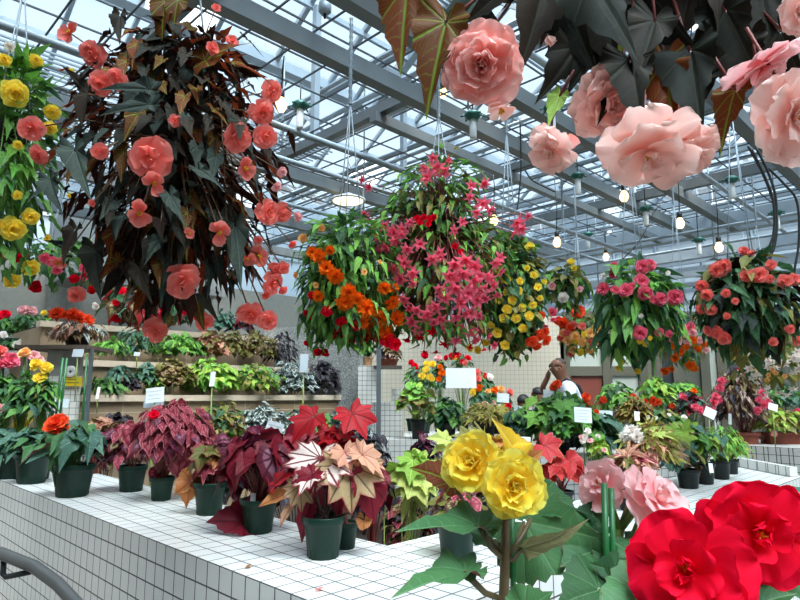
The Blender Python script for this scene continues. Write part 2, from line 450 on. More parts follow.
# glass roof: ridge-and-furrow, ridges along u
GZ, RZ = 4.3, 5.3
for i in range(5):
    v0 = -5.2 + 3.2 * i
    for side in (0, 1):
        va, vb = (v0, v0 + 1.6) if side == 0 else (v0 + 3.2, v0 + 1.6)
        b = MB()
        for j in range(28):
            u0 = -5 + .6 * j
            for h in range(3):
                f0, f1 = h / 3, (h + 1) / 3; t = T()
                for (uu, ff) in ((u0, f0), (u0 + .6, f0), (u0 + .6, f1), (u0, f1)):
                    t.v.append((uu, va + (vb - va) * ff, GZ + (RZ - GZ) * ff)); t.uv.append((0, 0))
                t.f = [(0, 1, 2, 3)]; t.m = [0]; b.add(t, r=R.random())
        gl = struct(uvobj(b, 'ceiling', [M_rglass]))
        bars = MB()
        for j in range(29):
            u0 = -5 + .6 * j; bars.bar((u0, va, GZ), (u0, vb, RZ), .04 if j % 5 else .08, .05 if j % 5 else .12)
        for h in (1, 2):
            ff = h / 3; bars.bar((-5, va + (vb - va) * ff, GZ - .03 + (RZ - GZ) * ff), (11.8, va + (vb - va) * ff, GZ - .03 + (RZ - GZ) * ff), .035, .05)
        o = bars.build('glazing_bars', [M_galv], None, False); o.parent = gl
b = MB(); b.box((-5.2, -5.4, 3.95), (-1.5, 8.7, 4.05)); struct(uvobj(b, 'unseen_shade_panel', [plain('shade_panel_grey', C(120, 122, 122), .8)]))  # unseen opaque panel, added behind the camera to darken the bench front
def ubeam(p, q, w, h, mat=None, name='roof_beam'):
    b = MB(); b.bar(p, q, w, h); return struct(uvobj(b, name, [mat or M_steel]))
for i in range(6):                                       # gutters and ridge bars
    ubeam((-5, -5.2 + 3.2 * i, GZ), (11.8, -5.2 + 3.2 * i, GZ), .10, .12, M_galv, 'roof_gutter')
    if i < 5: ubeam((-5, -3.6 + 3.2 * i, RZ), (11.8, -3.6 + 3.2 * i, RZ), .07, .1, M_galv, 'ridge_bar')
for u in (-2.6, .4, 3.4, 6.4, 9.4):                      # lattice trusses across the spans
    b = MB()
    b.bar((u, -5, 4.25), (u, 10.8, 4.25), .06, .08); b.bar((u, -5, 3.75), (u, 10.8, 3.75), .06, .08)
    for k in range(26):
        va = -5 + .62 * k; b.bar((u, va, 3.75 if k % 2 else 4.25), (u, va + .62, 4.25 if k % 2 else 3.75), .03, .03)
    struct(uvobj(b, 'roof_truss', [M_galv]))
for v, w, h, u0, u1 in ((2.47, .08, .10, -2, 7.3), (2.86, .06, .07, 2.6, 7.3), (2.02, .08, .10, -2, 7.3), (1.13, .08, .10, -2, 7.3), (.1, .1, .11, -2, 7.3),
                        (4.15, .08, .10, -1, 7.3), (5.4, .08, .1, 0, 7.3), (6.6, .08, .1, 0, 7.3), (-1.2, .1, .11, 0, 7.3)):
    ubeam((u0, v, 3.2), (u1, v, 3.2), w, h)
for u, w, h in ((2.67, .06, .07), (5.72, .06, .08), (4.2, .05, .06), (1.2, .06, .07)):
    ubeam((u, -2.5, 3.27), (u, 8, 3.27), w, h)
ubeam((7.38, -5, 3.28), (7.38, 8, 3.28), .14, .22, M_galv)
ubeam((9.0, -5, 3.35), (9.0, 8, 3.35), .12, .16, M_galv)
for u in (7.9, 8.4, 9.6, 10.2): ubeam((u, -5, 3.55 + .1 * math.sin(u * 9)), (u, 8, 3.55 + .1 * math.sin(u * 9)), .05, .06, M_galv)
for k in range(19):                                        # shade rails across the spans
    u = 2.9 + .45 * k; b = MB(); b.tube([(u, -5, 3.85 + .08 * (k % 3)), (u, 8.2, 3.85 + .08 * (k % 3))], .018 + .008 * (k % 2), None, 6); struct(uvobj(b, 'roof_rail', [M_galv]))
q_ = random.Random(5)
for k in range(46):                                        # thin hanger rods
    u, v = q_.uniform(2.4, 10.5), q_.uniform(-4.5, 7.0); z0 = q_.choice((2.75, 2.95, 3.1, 3.25))
    b = MB(); b.tube([(u, v, z0), (u, v, 4.3)], .0075, None, 5); struct(uvobj(b, 'roof_hanger_rod', [M_galv], True))
for k in range(7):                                         # sloping braces of the far bays
    v = -4.4 + 1.6 * k; b = MB(); b.bar((7.4, v, 3.3), (9.0, v + .5, 4.2), .06, .07); struct(uvobj(b, 'roof_brace', [M_galv]))
for u, z in ((10.7, 2.9), (10.4, 3.15), (9.9, 3.3), (8.7, 3.0)): ubeam((u, -5, z), (u, 8, z), .06, .08, M_galv)
# posts hung from roof to the beam layer
for (u, v) in ((2.7, 2.47), (2.67, 3.6), (5.72, 2.47), (4.2, 2.02), (4.2, 4.15), (5.7, 1.13), (1.2, 2.47), (2.67, 1.13)):
    ubeam((u, v, 3.25), (u, v, 4.4), .05, .05, M_galv, 'roof_strut')
for v, z, r in ((3.02, 2.98, .022), (1.55, 3.05, .018), (3.6, 3.05, .02), (.6, 3.1, .02), (2.3, 3.42, .02), (4.6, 3.1, .02)):
    b = MB(); b.tube([(-1, v, z), (7.3, v, z)], r, sides=10); struct(uvobj(b, 'roof_pipe', [M_galv], True))
for u, z in ((6.6, 3.05), (8.2, 3.25), (3.7, 3.45)):
    b = MB(); b.tube([(u, -3, z), (u, 8, z)], .018, sides=8); struct(uvobj(b, 'roof_pipe', [M_galv], True))
b = MB()                                                   # welded wire grid lying on the beams
for i in range(33): b.bar((-1 + .26 * i, -2, 3.335), (-1 + .26 * i, 7.4, 3.335), .009, .009)
for i in range(32): b.bar((-1, -2 + .3 * i, 3.343), (7.3, -2 + .3 * i, 3.345), .009, .009)
struct(uvobj(b, 'ceiling_wire_grid', [M_wire]))
b = MB()                                                   # finer grid over the left end
for i in range(60): b.bar((.3, 4.3 + .06 * i, 3.6), (3.4, 4.3 + .06 * i, 3.6), .012, .012)
struct(uvobj(b, 'ceiling_louvre', [M_galv]))
b = MB(); b.box((2.0, 7.1, 2.6), (3.9, 7.8, 3.5)); struct(uvobj(b, 'trim_duct', [plain('duct_grey', C(150, 152, 150), .5)]))
b = MB(); b.tube([(-1, 1.72, 3.75), (2.3, 1.72, 3.75)], .12, None, 18); struct(uvobj(b, 'ceiling_duct', [M_galv], True))

# perimeter walls
def glasswall(name, a, bb, z0, z1, n):
    g = MB(); a = Vector(a); bb = Vector(bb); t = T()
    for p, z in ((a, z0), (bb, z0), (bb, z1), (a, z1)): t.v.append((p.x, p.y, z)); t.uv.append((0, 0))
    t.f = [(0, 1, 2, 3)]; t.m = [0]; g.add(t)
    o = struct(g.build(name, [M_frost], None, False)); m = MB()
    for i in range(n + 1):
        p = a.lerp(bb, i / n); m.bar((p.x, p.y, z0), (p.x, p.y, z1), .06, .06)
    for z in (z0, z0 + (z1 - z0) * .33, z0 + (z1 - z0) * .66, z1): m.bar((a.x, a.y, z), (bb.x, bb.y, z), .05, .06)
    o2 = m.build('glazing_bars', [M_galv], None, False); o2.parent = o; return o
glasswall('wall_back', W(11.2, 8.5), W(11.2, -6), 2.3, 5.0, 18)
glasswall('wall_left', W(-2, 8.6), W(11.2, 8.6), 3.0, 5.0, 14)
b = MB(); b.box((11.1, -6, 0), (11.3, 8.6, 2.3)); struct(uvobj(b, 'wall_back_plinth', [plain('wall_grey', C(136, 134, 124), .7)]))
glasswall('wall_right', W(-5, -5.3), W(11.2, -5.3), 2.2, 4.3, 14)  # unseen right wall and plinth, added with the front wall to cut sky light
b = MB(); b.box((-5.2, -5.4, 0), (-5, 8.7, 4.0)); struct(uvobj(b, 'unseen_wall_front', [plain('wall_grey_front', C(120, 120, 114), .7)]))  # unseen wall behind the camera, added fully opaque to dim the bench front
b = MB(); b.box((-5, -5.5, 0), (11.2, -5.3, 2.2)); struct(uvobj(b, 'wall_right_plinth', [plain('wall_grey_right', C(126, 126, 118), .7)]))
b = MB(); b.box((-2, 8.5, 0), (11.2, 8.7, 3.0)); struct(uvobj(b, 'wall_left_plinth', [plain('wall_grey_dark', C(112, 112, 106), .7)]))

# white tiled partition in the middle distance, with the doorway screen to its right
Y = 9.2
b = MB(); a0, a1 = at(372, 400, Y), at(566, 400, Y); b.box((a0.x, Y, 0), (a1.x, Y + .25, at(500, 316, Y).z)); struct(b.build('wall_partition', [M_wallt], None, False))
M_door = plain('door_frame', C(88, 86, 74), .5, .1)
b = MB(); x0, x1 = at(567, 400, Y).x, at(725, 400, Y).x; zt = at(600, 318, Y).z
zm = at(600, 371, Y).z; xs = [x0, at(609, 400, Y).x, at(645, 400, Y).x, at(660, 400, Y).x, at(680, 400, Y).x, at(708, 400, Y).x, x1]
for i, x in enumerate(xs): b.box((x - .07, Y, 0), (x + .07, Y + .12, zt))
b.box((x0, Y, zt - .1), (x1, Y + .12, zt + .1)); b.box((x0, Y + .01, zm - .07), (xs[2], Y + .11, zm + .07))
b.box((x0, Y + .01, at(600, 418, Y).z - .05), (xs[2], Y + .11, at(600, 418, Y).z + .05))
dr = struct(b.build('door_1', [M_door], None, False))
M_dglass = frost('door_glass', C(184, 192, 184), .25)
M_red = plain('red_panel', C(112, 52, 40), .5)
M_olive = plain('olive_panel', C(104, 104, 92), .5)
for n_, (xa, xb, za, zb, mt) in enumerate(((xs[0], xs[1], zm, zt, M_dglass), (xs[1], xs[2], zm, zt, M_dglass), (xs[0], xs[1], 0, zm, M_red), (xs[1], xs[2], 0, zm, M_dglass),
                           (xs[2], xs[3], 0, zt, M_olive), (xs[3], xs[4], 0, zt, plain('dark_gap', C(30, 36, 40), .6)), (xs[4], xs[5], 0, zt, plain('olive_panel_dark', C(84, 84, 74), .5)), (xs[5], xs[6], 0, zt, M_dglass))):
    b = MB(); b.box((xa + .07, Y + .04, za), (xb - .07, Y + .08, zb)); o = b.build('door_panel', [mt], None, False); o.parent = dr

# ---------------------------------------------------------------- tiled corner bench
ob = MB(); BZ = .85
ob.prism([(.97, 1.0), (4.55, 1.0), (4.95, 1.55), (1.49, 1.55), (1.49, 4.95), (.97, 4.95)], 0, BZ)
bench = uvobj(ob, 'tiled_bench', [M_bench]); tag(bench, 'white tiled corner bench running from lower left to right with potted begonias on it', 'bench')
cb = MB(); cb.bar((4.47, 1.03, BZ + .03), (4.93, 1.53, BZ + .03), .05, .06)
o = cb.build('end_curb', [tilemat('curb_tile', .0725, .005, C(238, 236, 232), C(96, 96, 94), (.97, 1.0, .85), .22, .03)], None, False); o.parent = bench

# planting bed enclosed by the bench (lower level) and the terraces beyond
b = MB(); b.box((1.5, 1.56, 0), (4.9, 4.93, .40)); lb = uvobj(b, 'inner_bed', [M_soil]); struct(lb)
terr = MB()
def step(u0, u1, v0, v1, z, nm, lab):
    b = MB(); b.box((u0, v0, 0), (u1, v1, z - .05)); o = struct(uvobj(b, nm, [M_brown]))
    e = MB(); e.box((u0 - .02, v0 - .035, z - .055), (u1 + .02, v0 + .10, z)); e2 = uvobj(e, 'ledge', [M_ledge]); e2.rotation_euler.z = 0; e2.parent = o
    s = MB(); s.box((u0 + .02, v0 + .1, z - .05), (u1 - .02, v1, z - .03)); s2 = uvobj(s, 'soil', [M_soil]); s2.rotation_euler.z = 0; s2.parent = o
    return o
step(1.0, 4.70, 5.02, 5.50, .92, 'terrace_step', '')
step(1.72, 4.58, 5.50, 5.86, 1.35, 'terrace_step', '')
step(1.60, 4.30, 5.86, 6.22, 1.66, 'terrace_step', '')
step(1.60, 4.30, 6.22, 7.2, 2.02, 'terrace_step', '')
def slab(p0, p1, zt, th, lab):
    b = MB(); d = (p1 - p0).normalized(); n_ = Vector((-d.y, d.x, 0)) * th
    if n_.y < 0: n_ = -n_
    b.prism([p0, p1, p1 + n_, p0 + n_], 0, zt); o = b.build('granite_slab', [M_granite], None, False)
    if zt: tag(o, lab, 'slab')
    return o
pa, pb = at(312, 400, 7.15), at(359, 400, 7.0); slab(pa, pb, at(335, 346, 7.1).z, .12, 'tall speckled grey granite slab at the right end of the terraced planters')
pa, pb = at(262, 400, 7.3), at(312, 400, 7.3); slab(pa, pb, at(290, 328, 7.4).z, .12, 'lighter grey granite slab standing behind the end of the terraces')

# far middle bench and its stepped tile blocks
Yc = 5.6
b = MB(); xa, xb = at(383, 440, Yc).x, at(500, 440, Yc).x; x4 = at(404, 440, 6.0).x; b.prism([(xa, Yc), (xb, Yc), (xb, Yc + 1.6), (x4, Yc + 1.6), (x4, Yc + .42), (xa, Yc + .42)], 0, .95)
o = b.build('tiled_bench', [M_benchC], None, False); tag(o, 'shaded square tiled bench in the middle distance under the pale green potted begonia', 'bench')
b = MB(); b.box((at(372, 440, 6.3).x, 6.1, 0), (at(392, 440, 6.3).x, 6.5, at(380, 402, 6.3).z)); b.box((at(392, 440, 6.3).x, 6.1, 0), (at(402, 440, 6.3).x, 6.5, at(398, 389, 6.3).z))
b.box((at(358, 440, 6.6).x, 6.52, 0), (at(376, 440, 6.6).x, 6.9, at(376, 366, 6.6).z))
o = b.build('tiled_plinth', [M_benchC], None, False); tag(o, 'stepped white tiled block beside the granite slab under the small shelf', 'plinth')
# right-hand far bench
b = MB(); q = [on(524, 459, .85), on(690, 450, .85), on(745, 445.5, .85), on(870, 452, .85)]
b.prism([q[0], q[1], q[2], q[3], q[3] + Vector((0, 2.2, 0)), Vector((2.5, 7.6, 0)), Vector((2.4, 6.1, 0)), q[0] + Vector((0, 1.0, 0))], 0, .85)
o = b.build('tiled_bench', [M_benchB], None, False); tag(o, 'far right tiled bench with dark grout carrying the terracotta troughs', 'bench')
# near bench, below the frame, carrying the three foreground plants
b = MB(); b.box((-.1, .30, 0), (1.0, 1.12, .78)); struct(b.build('trim_near_bench', [M_benchC], None, False))
for o_ in ():
    pass

# handrail
b = MB(); hp = [at(-60, 540, 2.45), at(0, 553, 2.3), at(35, 567, 2.22), at(58, 584, 2.15), at(110, 640, 2.0), at(150, 690, 1.9)]
g = thing('handrail', (hp[0].x, hp[0].y, 0), 'dark grey metal tube handrail at the lower left corner below the tiled bench', 'handrail')
b.tube(hp, .021, sides=14); b.build('rail', [plain('rail_metal', C(98, 99, 98), .35, .4, .05, 6)], g)
b = MB(); b.tube([at(4, 556, 2.3), at(3, 574, 2.3), at(6, 577, 2.3), at(30, 572, 2.24)], .010, sides=10); b.build('bracket', [M_dark], g)
for p in (hp[0], hp[-1]):
    b = MB(); b.tube([p, (p.x, p.y, 0)], .018, sides=10); b.build('post', [M_dark], g)

# stand with the tiled panel at the left (shelf, back panel, disc, yellow label)
Ys = 4.9
st = thing('plant_stand', (at(70, 400, Ys).x, Ys, 0), 'grey stand with shelf and tiled back panel behind the left bench end', 'stand')
b = MB(); a0, a1 = at(24, 346, Ys), at(94, 349, Ys); b.box((a0.x, Ys - .12, a0.z - .03), (a1.x, Ys + .35, a0.z)); b.build('shelf', [plain('shelf_wood', C(96, 84, 74), .6)], st, False)
b = MB(); a0, a1 = at(42, 420, Ys), at(82, 348, Ys); zmid = at(60, 376, Ys).z
b.box((a0.x, Ys, .0), (a1.x, Ys + .03, zmid)); b.build('tiled_panel', [tilemat('panel_tile', .052, .004, C(226, 224, 216), C(120, 120, 118), (0, 0, 0), .35, .04)], st, False)
b = MB(); b.box((a0.x, Ys - .005, zmid), (a1.x, Ys + .04, at(60, 349, Ys).z - .01)); b.build('back_panel', [plain('panel_grey', C(150, 150, 146), .5)], st, False)
b = MB(); p = at(87, 400, Ys - .05); b.box((p.x - .012, p.y, 0), (p.x + .012, p.y + .03, at(87, 349, Ys).z)); p = at(26, 400, Ys); b.box((p.x - .012, p.y, 0), (p.x + .012, p.y + .03, at(26, 349, Ys).z)); b.build('upright', [M_steel], st, False)
b = MB(); p = at(71.5, 371.5, Ys - .02); b.lathe([(.0, .012), (.02, .012), (.045, .02), (.048, .0), (0, 0)], 24, M=[[1, 0, 0], [0, 0, -1], [0, 1, 0]], loc=p); b.lathe([(0, .022), (.008, .022), (.008, .0)], 10, 1, M=[[1, 0, 0], [0, 0, -1], [0, 1, 0]], loc=p)
b.build('disc', [plain('white_plastic', C(236, 234, 228), .4), M_dark], st, True, 'round white disc with a dark centre hole')
b = MB(); a0, a1 = at(64, 386, Ys - .02), at(82, 377, Ys - .02); b.box((a0.x, Ys - .03, a0.z), (a1.x, Ys - .015, a1.z))
for k in range(2):
    zz = a0.z + (a1.z - a0.z) * (.3 + .35 * k); b.box((a0.x + .015, Ys - .0315, zz), (a1.x - .015 - .02 * k, Ys - .0305, zz + .010), 1)
b.build('notice', [plain('yellow_card', C(236, 206, 40), .5), plain('notice_ink', C(150, 128, 40), .6)], st, False, 'yellow notice strip')
# second small shelf post near the granite slab
Yp = 6.4
Yp = 5.98
g = thing('plant_stand', (at(380, 400, Yp).x, Yp, 0), 'small dark shelf on a grey post beside the granite slab in the distance', 'stand')
b = MB(); a0, a1 = at(374, 366, Yp), at(402, 369, Yp); b.box((a0.x, Yp - .1, a1.z), (a1.x, Yp + .1, a0.z)); b.build('shelf', [plain('shelf_dark', C(74, 66, 58), .6)], g, False)
b = MB(); p = at(379, 400, Yp); b.box((p.x - .022, Yp - .12, 0), (p.x + .022, Yp - .08, at(379, 338, Yp).z)); b.build('post', [M_steel], g, False)
# pale column behind the left flowers
b = MB(); p = at(59, 300, 7.6); b.lathe([(.15, 0), (.15, at(59, 278, 7.6).z), (.165, at(59, 278, 7.6).z + .01), (.165, at(59, 272, 7.6).z), (.15, at(59, 272, 7.6).z + .02), (.15, 3.2)], 24, loc=(p.x, p.y, 0))
o = struct(b.build('trim_column', [plain('column_grey', C(186, 188, 186), .5)], None))
# ================================================================ PLANTS
M_pot = plain('green_plastic_pot', C(14, 46, 35), .45, 0, .15, 12, .25)
M_potk = plain('black_plastic_pot', C(20, 27, 25), .45, 0, .15, 12, .25)
M_terra = plain('terracotta', C(128, 62, 44), .75, 0, .15, 15)
M_tpot = plain('pale_terracotta', C(186, 142, 108), .75, 0, .15, 15)
M_bask = plain('basket_dark', C(40, 36, 30), .8, 0, .2, 20)
M_bamboo = plain('green_stake', C(34, 104, 52), .4, 0, .2, 18)
M_card = plain('white_card', C(238, 240, 242), .4, 0, .02, 5)
M_cardg = plain('grey_card', C(190, 198, 204), .4, 0, .04, 5)
M_ink = plain('card_ink', C(212, 216, 220), .5)
M_stem = {k: plain('stem_' + k, c, .5, 0, .2, 30) for k, c in dict(green=C(92, 128, 54), red=C(122, 52, 44), brown=C(112, 80, 54), dark=C(60, 40, 34), lime=C(150, 170, 80)).items()}
L = {
 'darkbrown': leafmat('leaf_darkbrown', C(30, 34, 27), C(48, 32, 24), C(56, 60, 48), .03, under=C(66, 34, 25), tr=.08, rough=.65, spec=.12),
 'bronze': leafmat('leaf_bronze', C(124, 50, 24), C(84, 62, 30), C(122, 152, 52), .05, under=C(128, 52, 26), tr=.35, spec=.15),
 'slate': leafmat('leaf_slate', C(34, 42, 37), C(54, 64, 57), C(76, 88, 80), .035, under=C(58, 36, 30), tr=.08, rough=.65, spec=.12),
 'midgreen': leafmat('leaf_midgreen', C(66, 120, 50), C(112, 158, 72), C(146, 184, 100), .025),
 'darkgreen': leafmat('leaf_darkgreen', C(36, 76, 46), C(66, 106, 62), C(104, 138, 92), .025),
 'bluegreen': leafmat('leaf_bluegreen', C(60, 98, 84), C(92, 128, 108), C(130, 160, 138), .03),
 'lime': leafmat('leaf_lime', C(116, 160, 50), C(168, 196, 84), C(200, 216, 120), .03),
 'bright': leafmat('leaf_bright', C(86, 152, 56), C(146, 196, 84), C(160, 204, 100), .03),
 'olive': leafmat('leaf_olive', C(112, 120, 56), C(150, 136, 72), C(96, 60, 44), .05),
 'yellowgreen': leafmat('leaf_yellowgreen', C(146, 150, 56), C(186, 178, 90), C(120, 92, 50), .05, margin=C(170, 110, 70), ms=.86),
 'rexpink': leafmat('leaf_rexpink', C(140, 40, 60), C(168, 62, 78), C(104, 24, 44), .05, margin=C(206, 120, 126), ms=.84, band=C(190, 92, 104), bs=(.4, .62)),
 'rexburg': leafmat('leaf_rexburg', C(92, 26, 44), C(120, 44, 70), C(72, 14, 30), .06, band=C(150, 98, 120), bs=(.2, .55)),
 'rexred': leafmat('leaf_rexred', C(164, 14, 28), C(190, 30, 40), C(104, 6, 16), .06, tr=.3),
 'rexdark': leafmat('leaf_rexdark', C(110, 16, 34), C(136, 24, 44), C(74, 8, 22), .05, tr=.25),
 'rexwhite': leafmat('leaf_rexwhite', C(150, 50, 54), C(128, 36, 44), C(72, 24, 30), .06, K=12, band=C(238, 218, 210), bs=(.12, .86), margin=C(150, 40, 48), ms=.95),
 'rexcream': leafmat('leaf_rexcream', C(186, 160, 118), C(206, 150, 120), C(96, 50, 42), .065, K=12, margin=C(176, 88, 84), ms=.9),
 'rexsilver': leafmat('leaf_rexsilver', C(54, 66, 62), C(70, 84, 76), C(44, 50, 50), .06, band=C(186, 198, 194), bs=(.3, .78)),
 'rexblack': leafmat('leaf_rexblack', C(34, 28, 34), C(58, 44, 54), C(90, 84, 92), .03, band=C(104, 104, 112), bs=(.5, .6)),
 'rexbrown': leafmat('leaf_rexbrown', C(92, 46, 38), C(118, 86, 52), C(60, 32, 26), .05, band=C(150, 148, 96), bs=(.35, .65)),
 'rexgreenred': leafmat('leaf_rexgreenred', C(120, 132, 66), C(98, 98, 50), C(110, 40, 36), .05, margin=C(134, 66, 54), ms=.82),
 'peachleaf': leafmat('leaf_peach', C(204, 142, 116), C(222, 182, 150), C(176, 80, 76), .05, tr=.3),
 'orangeleaf': leafmat('leaf_dying', C(178, 110, 60), C(196, 140, 84), C(140, 60, 50), .05, tr=.3),
 'palestar': leafmat('leaf_palestar', C(176, 196, 96), C(198, 204, 110), C(220, 224, 150), .04, margin=C(170, 150, 80), ms=.92, tr=.3),
 'goldleaf': leafmat('leaf_gold', C(220, 170, 30), C(214, 186, 50), C(236, 210, 110), .03, margin=C(170, 120, 50), ms=.93, tr=.35),
 'bigdark': leafmat('leaf_bigdark', C(56, 100, 58), C(80, 124, 74), C(112, 148, 98), .02, margin=C(110, 70, 56), ms=.955, under=C(110, 66, 58), tr=.16),
 'redcup': leafmat('leaf_redcup', C(172, 34, 42), C(192, 54, 56), C(130, 20, 30), .03, margin=C(214, 150, 90), ms=.94, tr=.3),
 'pinkrex': leafmat('leaf_pinkrex', C(104, 70, 62), C(140, 96, 88), C(64, 34, 36), .05, band=C(190, 176, 160), bs=(.35, .75), margin=C(128, 52, 60), ms=.88),
 'palecurl': leafmat('leaf_palecurl', C(136, 132, 88), C(158, 150, 108), C(190, 184, 140), .03, tr=.2),
 'whitefl': leafmat('leaf_creamy', C(214, 206, 178), C(232, 226, 206), C(180, 160, 130), .05),
}
def lf(*names): return [L[n] for n in names]

def ell_hit(px, py, c, a, d):
    """first point of the ellipsoid (centre c, semi-axes a, a*.85, d) on the ray of a pixel, or the nearest silhouette"""
    r = ray(px, py); s = Vector((a, a * .85, d)); o = EYE - c
    O = Vector((o.x / s.x, o.y / s.y, o.z / s.z)); D = Vector((r.x / s.x, r.y / s.y, r.z / s.z))
    A = D.dot(D); B = O.dot(D); Cc = O.dot(O) - 1; q = B * B - A * Cc
    t = (-B - math.sqrt(q)) / A if q > 0 else -B / A
    p = EYE + r * t; n = Vector(((p.x - c.x) / s.x ** 2, (p.y - c.y) / s.y ** 2, (p.z - c.z) / s.z ** 2)).normalized()
    return p, n

def put_flowers(root, c, a, d, Y, flowers, stems=None, down=.15, hi=False, inner=None):
    for fl in flowers:
        px, py, rp, kind, colr = fl[:5]
        p, n = ell_hit(px, py, c, a * 1.06, d * 1.06)
        if (p - c).length > 3 * max(a, d): p = at(px, py, Y); n = (p - c).normalized()
        tc = (EYE - p).normalized()
        face = n * .55 + tc * .75 + Vector((0, 0, -down)) + rnd(.28)
        if len(fl) > 5: face = Vector(fl[5])
        size = rp * p.y / F
        if kind == 'star': face = n * .6 + tc * .4 + Vector((0, 0, -.5)) + rnd(.4)
        flower(root, kind, colr, p, size, face, hi)
        if stems is not None:
            q = inner if inner is not None else c + Vector((0, 0, d * .3))
            m = p.lerp(q, .35) + Vector((0, 0, .25 * size + .02)); e = p.lerp(q, .75)
            stems.tube([p - face.normalized() * size * .05, m, e], .0016 + size * .02, None, 4)

def foliage(mb, c, a, d, n, kind, size, style, nm, droop=.5, inner=.3, base=None, stems=None, sr=.0022, hi=False, ay=None, zmin=-1):
    ay = ay or a * .85; k = 0
    while k < n:
        v = Vector((R.gauss(0, 1), R.gauss(0, 1), R.gauss(0, 1))).normalized()
        if style == 'pot' and v.z < -.45: continue
        if v.z < zmin: continue
        k += 1
        rr = R.uniform(.35, .75) if R.random() < inner else (R.uniform(.8, 1.04) if R.random() < .85 or n < 80 else R.uniform(1.0, 1.2))
        o = Vector((v.x, v.y, v.z * .9)).normalized(); hz = Vector((v.x, v.y, 0)); hz = hz.normalized() if hz.length > .05 else rnd().normalized()
        if style == 'hang':
            y = o * .45 + hz * .35 + Vector((0, 0, -droop * 1.5 + max(0, v.z) * .7)) + rnd(.38)
            z = o * .9 + Vector((0, 0, .45)) + rnd(.35)
        else:
            y = hz * .85 + Vector((0, 0, -droop + max(0, v.z - .3) * .4)) + rnd(.35)
            z = Vector((0, 0, .8)) + hz * .45 + rnd(.35) + (EYE - c).normalized() * .15
        s = size * R.uniform(.7, 1.2)
        p = c + Vector((v.x * a * rr, v.y * ay * rr, v.z * d * rr))
        M = frame_y(y, z); tip = Vector((M[0][1], M[1][1], M[2][1]))
        lp = p - tip * s * .4
        if kind in ('heart', 'wing', 'angel'): M = M @ Matrix.Diagonal((R.uniform(.65, 1.05), 1, 1))
        mb.add(leaf(kind, R.randrange(4), hi), np.array(M) * s, lp, R.random(), R.randrange(nm))
        if stems is not None and base is not None and ((style == 'pot' and n < 60) or R.random() < .2):
            b0 = base + Vector((R.uniform(-1, 1), R.uniform(-1, 1), 0)) * .012
            mid = b0.lerp(lp, .55) + Vector((0, 0, .12 * d)) 
            stems.tube([b0, mid, lp], sr * 1.3, sr * .8, 4, cap=False)

def wires(root, c, top, a, name='hanging_wire'):
    b = MB(); hk = Vector((c.x, c.y, top))
    for k in range(3):
        w = 2.1 * k + .4; b.tube([c + Vector((math.cos(w) * a, math.sin(w) * a, 0)), hk - Vector((0, 0, .35))], .003, None, 4)
    z = hk.z - .35
    while z < top + .1:                                # chain links up to the beam layer
        b.lathe([(.011, -.02), (.008, 0), (.011, .02)], 6, loc=(hk.x, hk.y, z)); z += .034
    b.tube([hk - Vector((0, 0, .36)), hk + Vector((0, 0, .12))], .0035, None, 5)
    b.build(name, [M_galv], root)

def hanging(label, cx, cy, Y, rx, ry, kind, mats, n, lsize, flowers, stem='green', droop=.5, inner=.25, hook=3.2, hi=False, extra=None, group=None, basket=True, parts=((0, 0, 1, 1),)):
    c = at(cx, cy, Y); a = rx * Y / F; d = ry * Y / F
    root = thing('hanging_begonia', (c.x, c.y, c.z - d), label, 'hanging plant', group)
    fo, stm = MB(), MB()
    bz = c + Vector((0, 0, d * .25)); br = min(.11, a * .36)
    for k, (ox, oz, sa, sd) in enumerate(parts):
        cc = c + Vector((ox * a, 0, oz * d))
        foliage(fo, cc, a * sa, d * sd, int(n * sa * sd / sum(p[2] * p[3] for p in parts)), kind, lsize, 'hang', len(mats), droop, inner, bz, stm)
    put_flowers(root, c, a, d, Y, flowers, stm, inner=bz)
    if extra: extra(root, fo, stm, c)
    for k in range(10):                                # trailing stems
        w = R.uniform(0, 6.28); e = c + Vector((math.cos(w) * a * .8, math.sin(w) * a * .7, -d * R.uniform(.2, .9)))
        stm.tube([bz, bz + Vector((math.cos(w) * a * .6, math.sin(w) * a * .5, .1 * d)), e], .003, .002, 4)
    fo.build('foliage', mats, root); stm.build('stems', [M_stem[stem]], root)
    if basket:
        b = MB(); b.lathe([(.0, -br * 1.0), (br * .6, -br * 1.0), (br, 0), (br * 1.06, 0), (br * 1.06, .02), (br * .95, .02), (br * .9, -.01), (0, -.01)], 18, loc=bz); b.build('basket', [M_bask], root)
        wires(root, bz, hook, br)
    return root

_POT = {}
def potmesh(mat, slots=True):
    if mat.name in _POT: return _POT[mat.name]
    b = MB()                                          # unit pot: rim radius 1, height 1
    n = 24; t = T()
    prof = [(0, .02), (.70, 0), (.73, .04), (.90, .80), (.97, .82), (1.0, .84), (1.02, .98), (1.0, 1.0), (.92, 1.0), (.90, .9)]
    for i, (r, z) in enumerate(prof):
        for j in range(n):
            w = 2 * math.pi * j / n; rr = r * (.955 if slots and j % 2 and 1 <= i <= 2 else 1)
            t.v.append((rr * math.cos(w), rr * math.sin(w), z)); t.uv.append((0, 0))
    for i in range(len(prof) - 1):
        for j in range(n):
            k = (j + 1) % n; t.f.append((i * n + j, i * n + k, (i + 1) * n + k, (i + 1) * n + j)); t.m.append(0)
    b.add(t)
    if slots:
        for j in range(n // 2):
            w = 2 * math.pi * (2 * j + 1) / n; b.box((-.02, -.012, .03), (.02, .012, .26), 0, rz(w - math.pi / 2), (math.cos(w) * .735, math.sin(w) * .735, 0))
    _POT[mat.name] = b.mesh('pot', [mat]); return _POT[mat.name]
_SOIL = MB().lathe([(0, .9), (.5, .905), (.9, .89)], 16).mesh('soil', [M_soil])

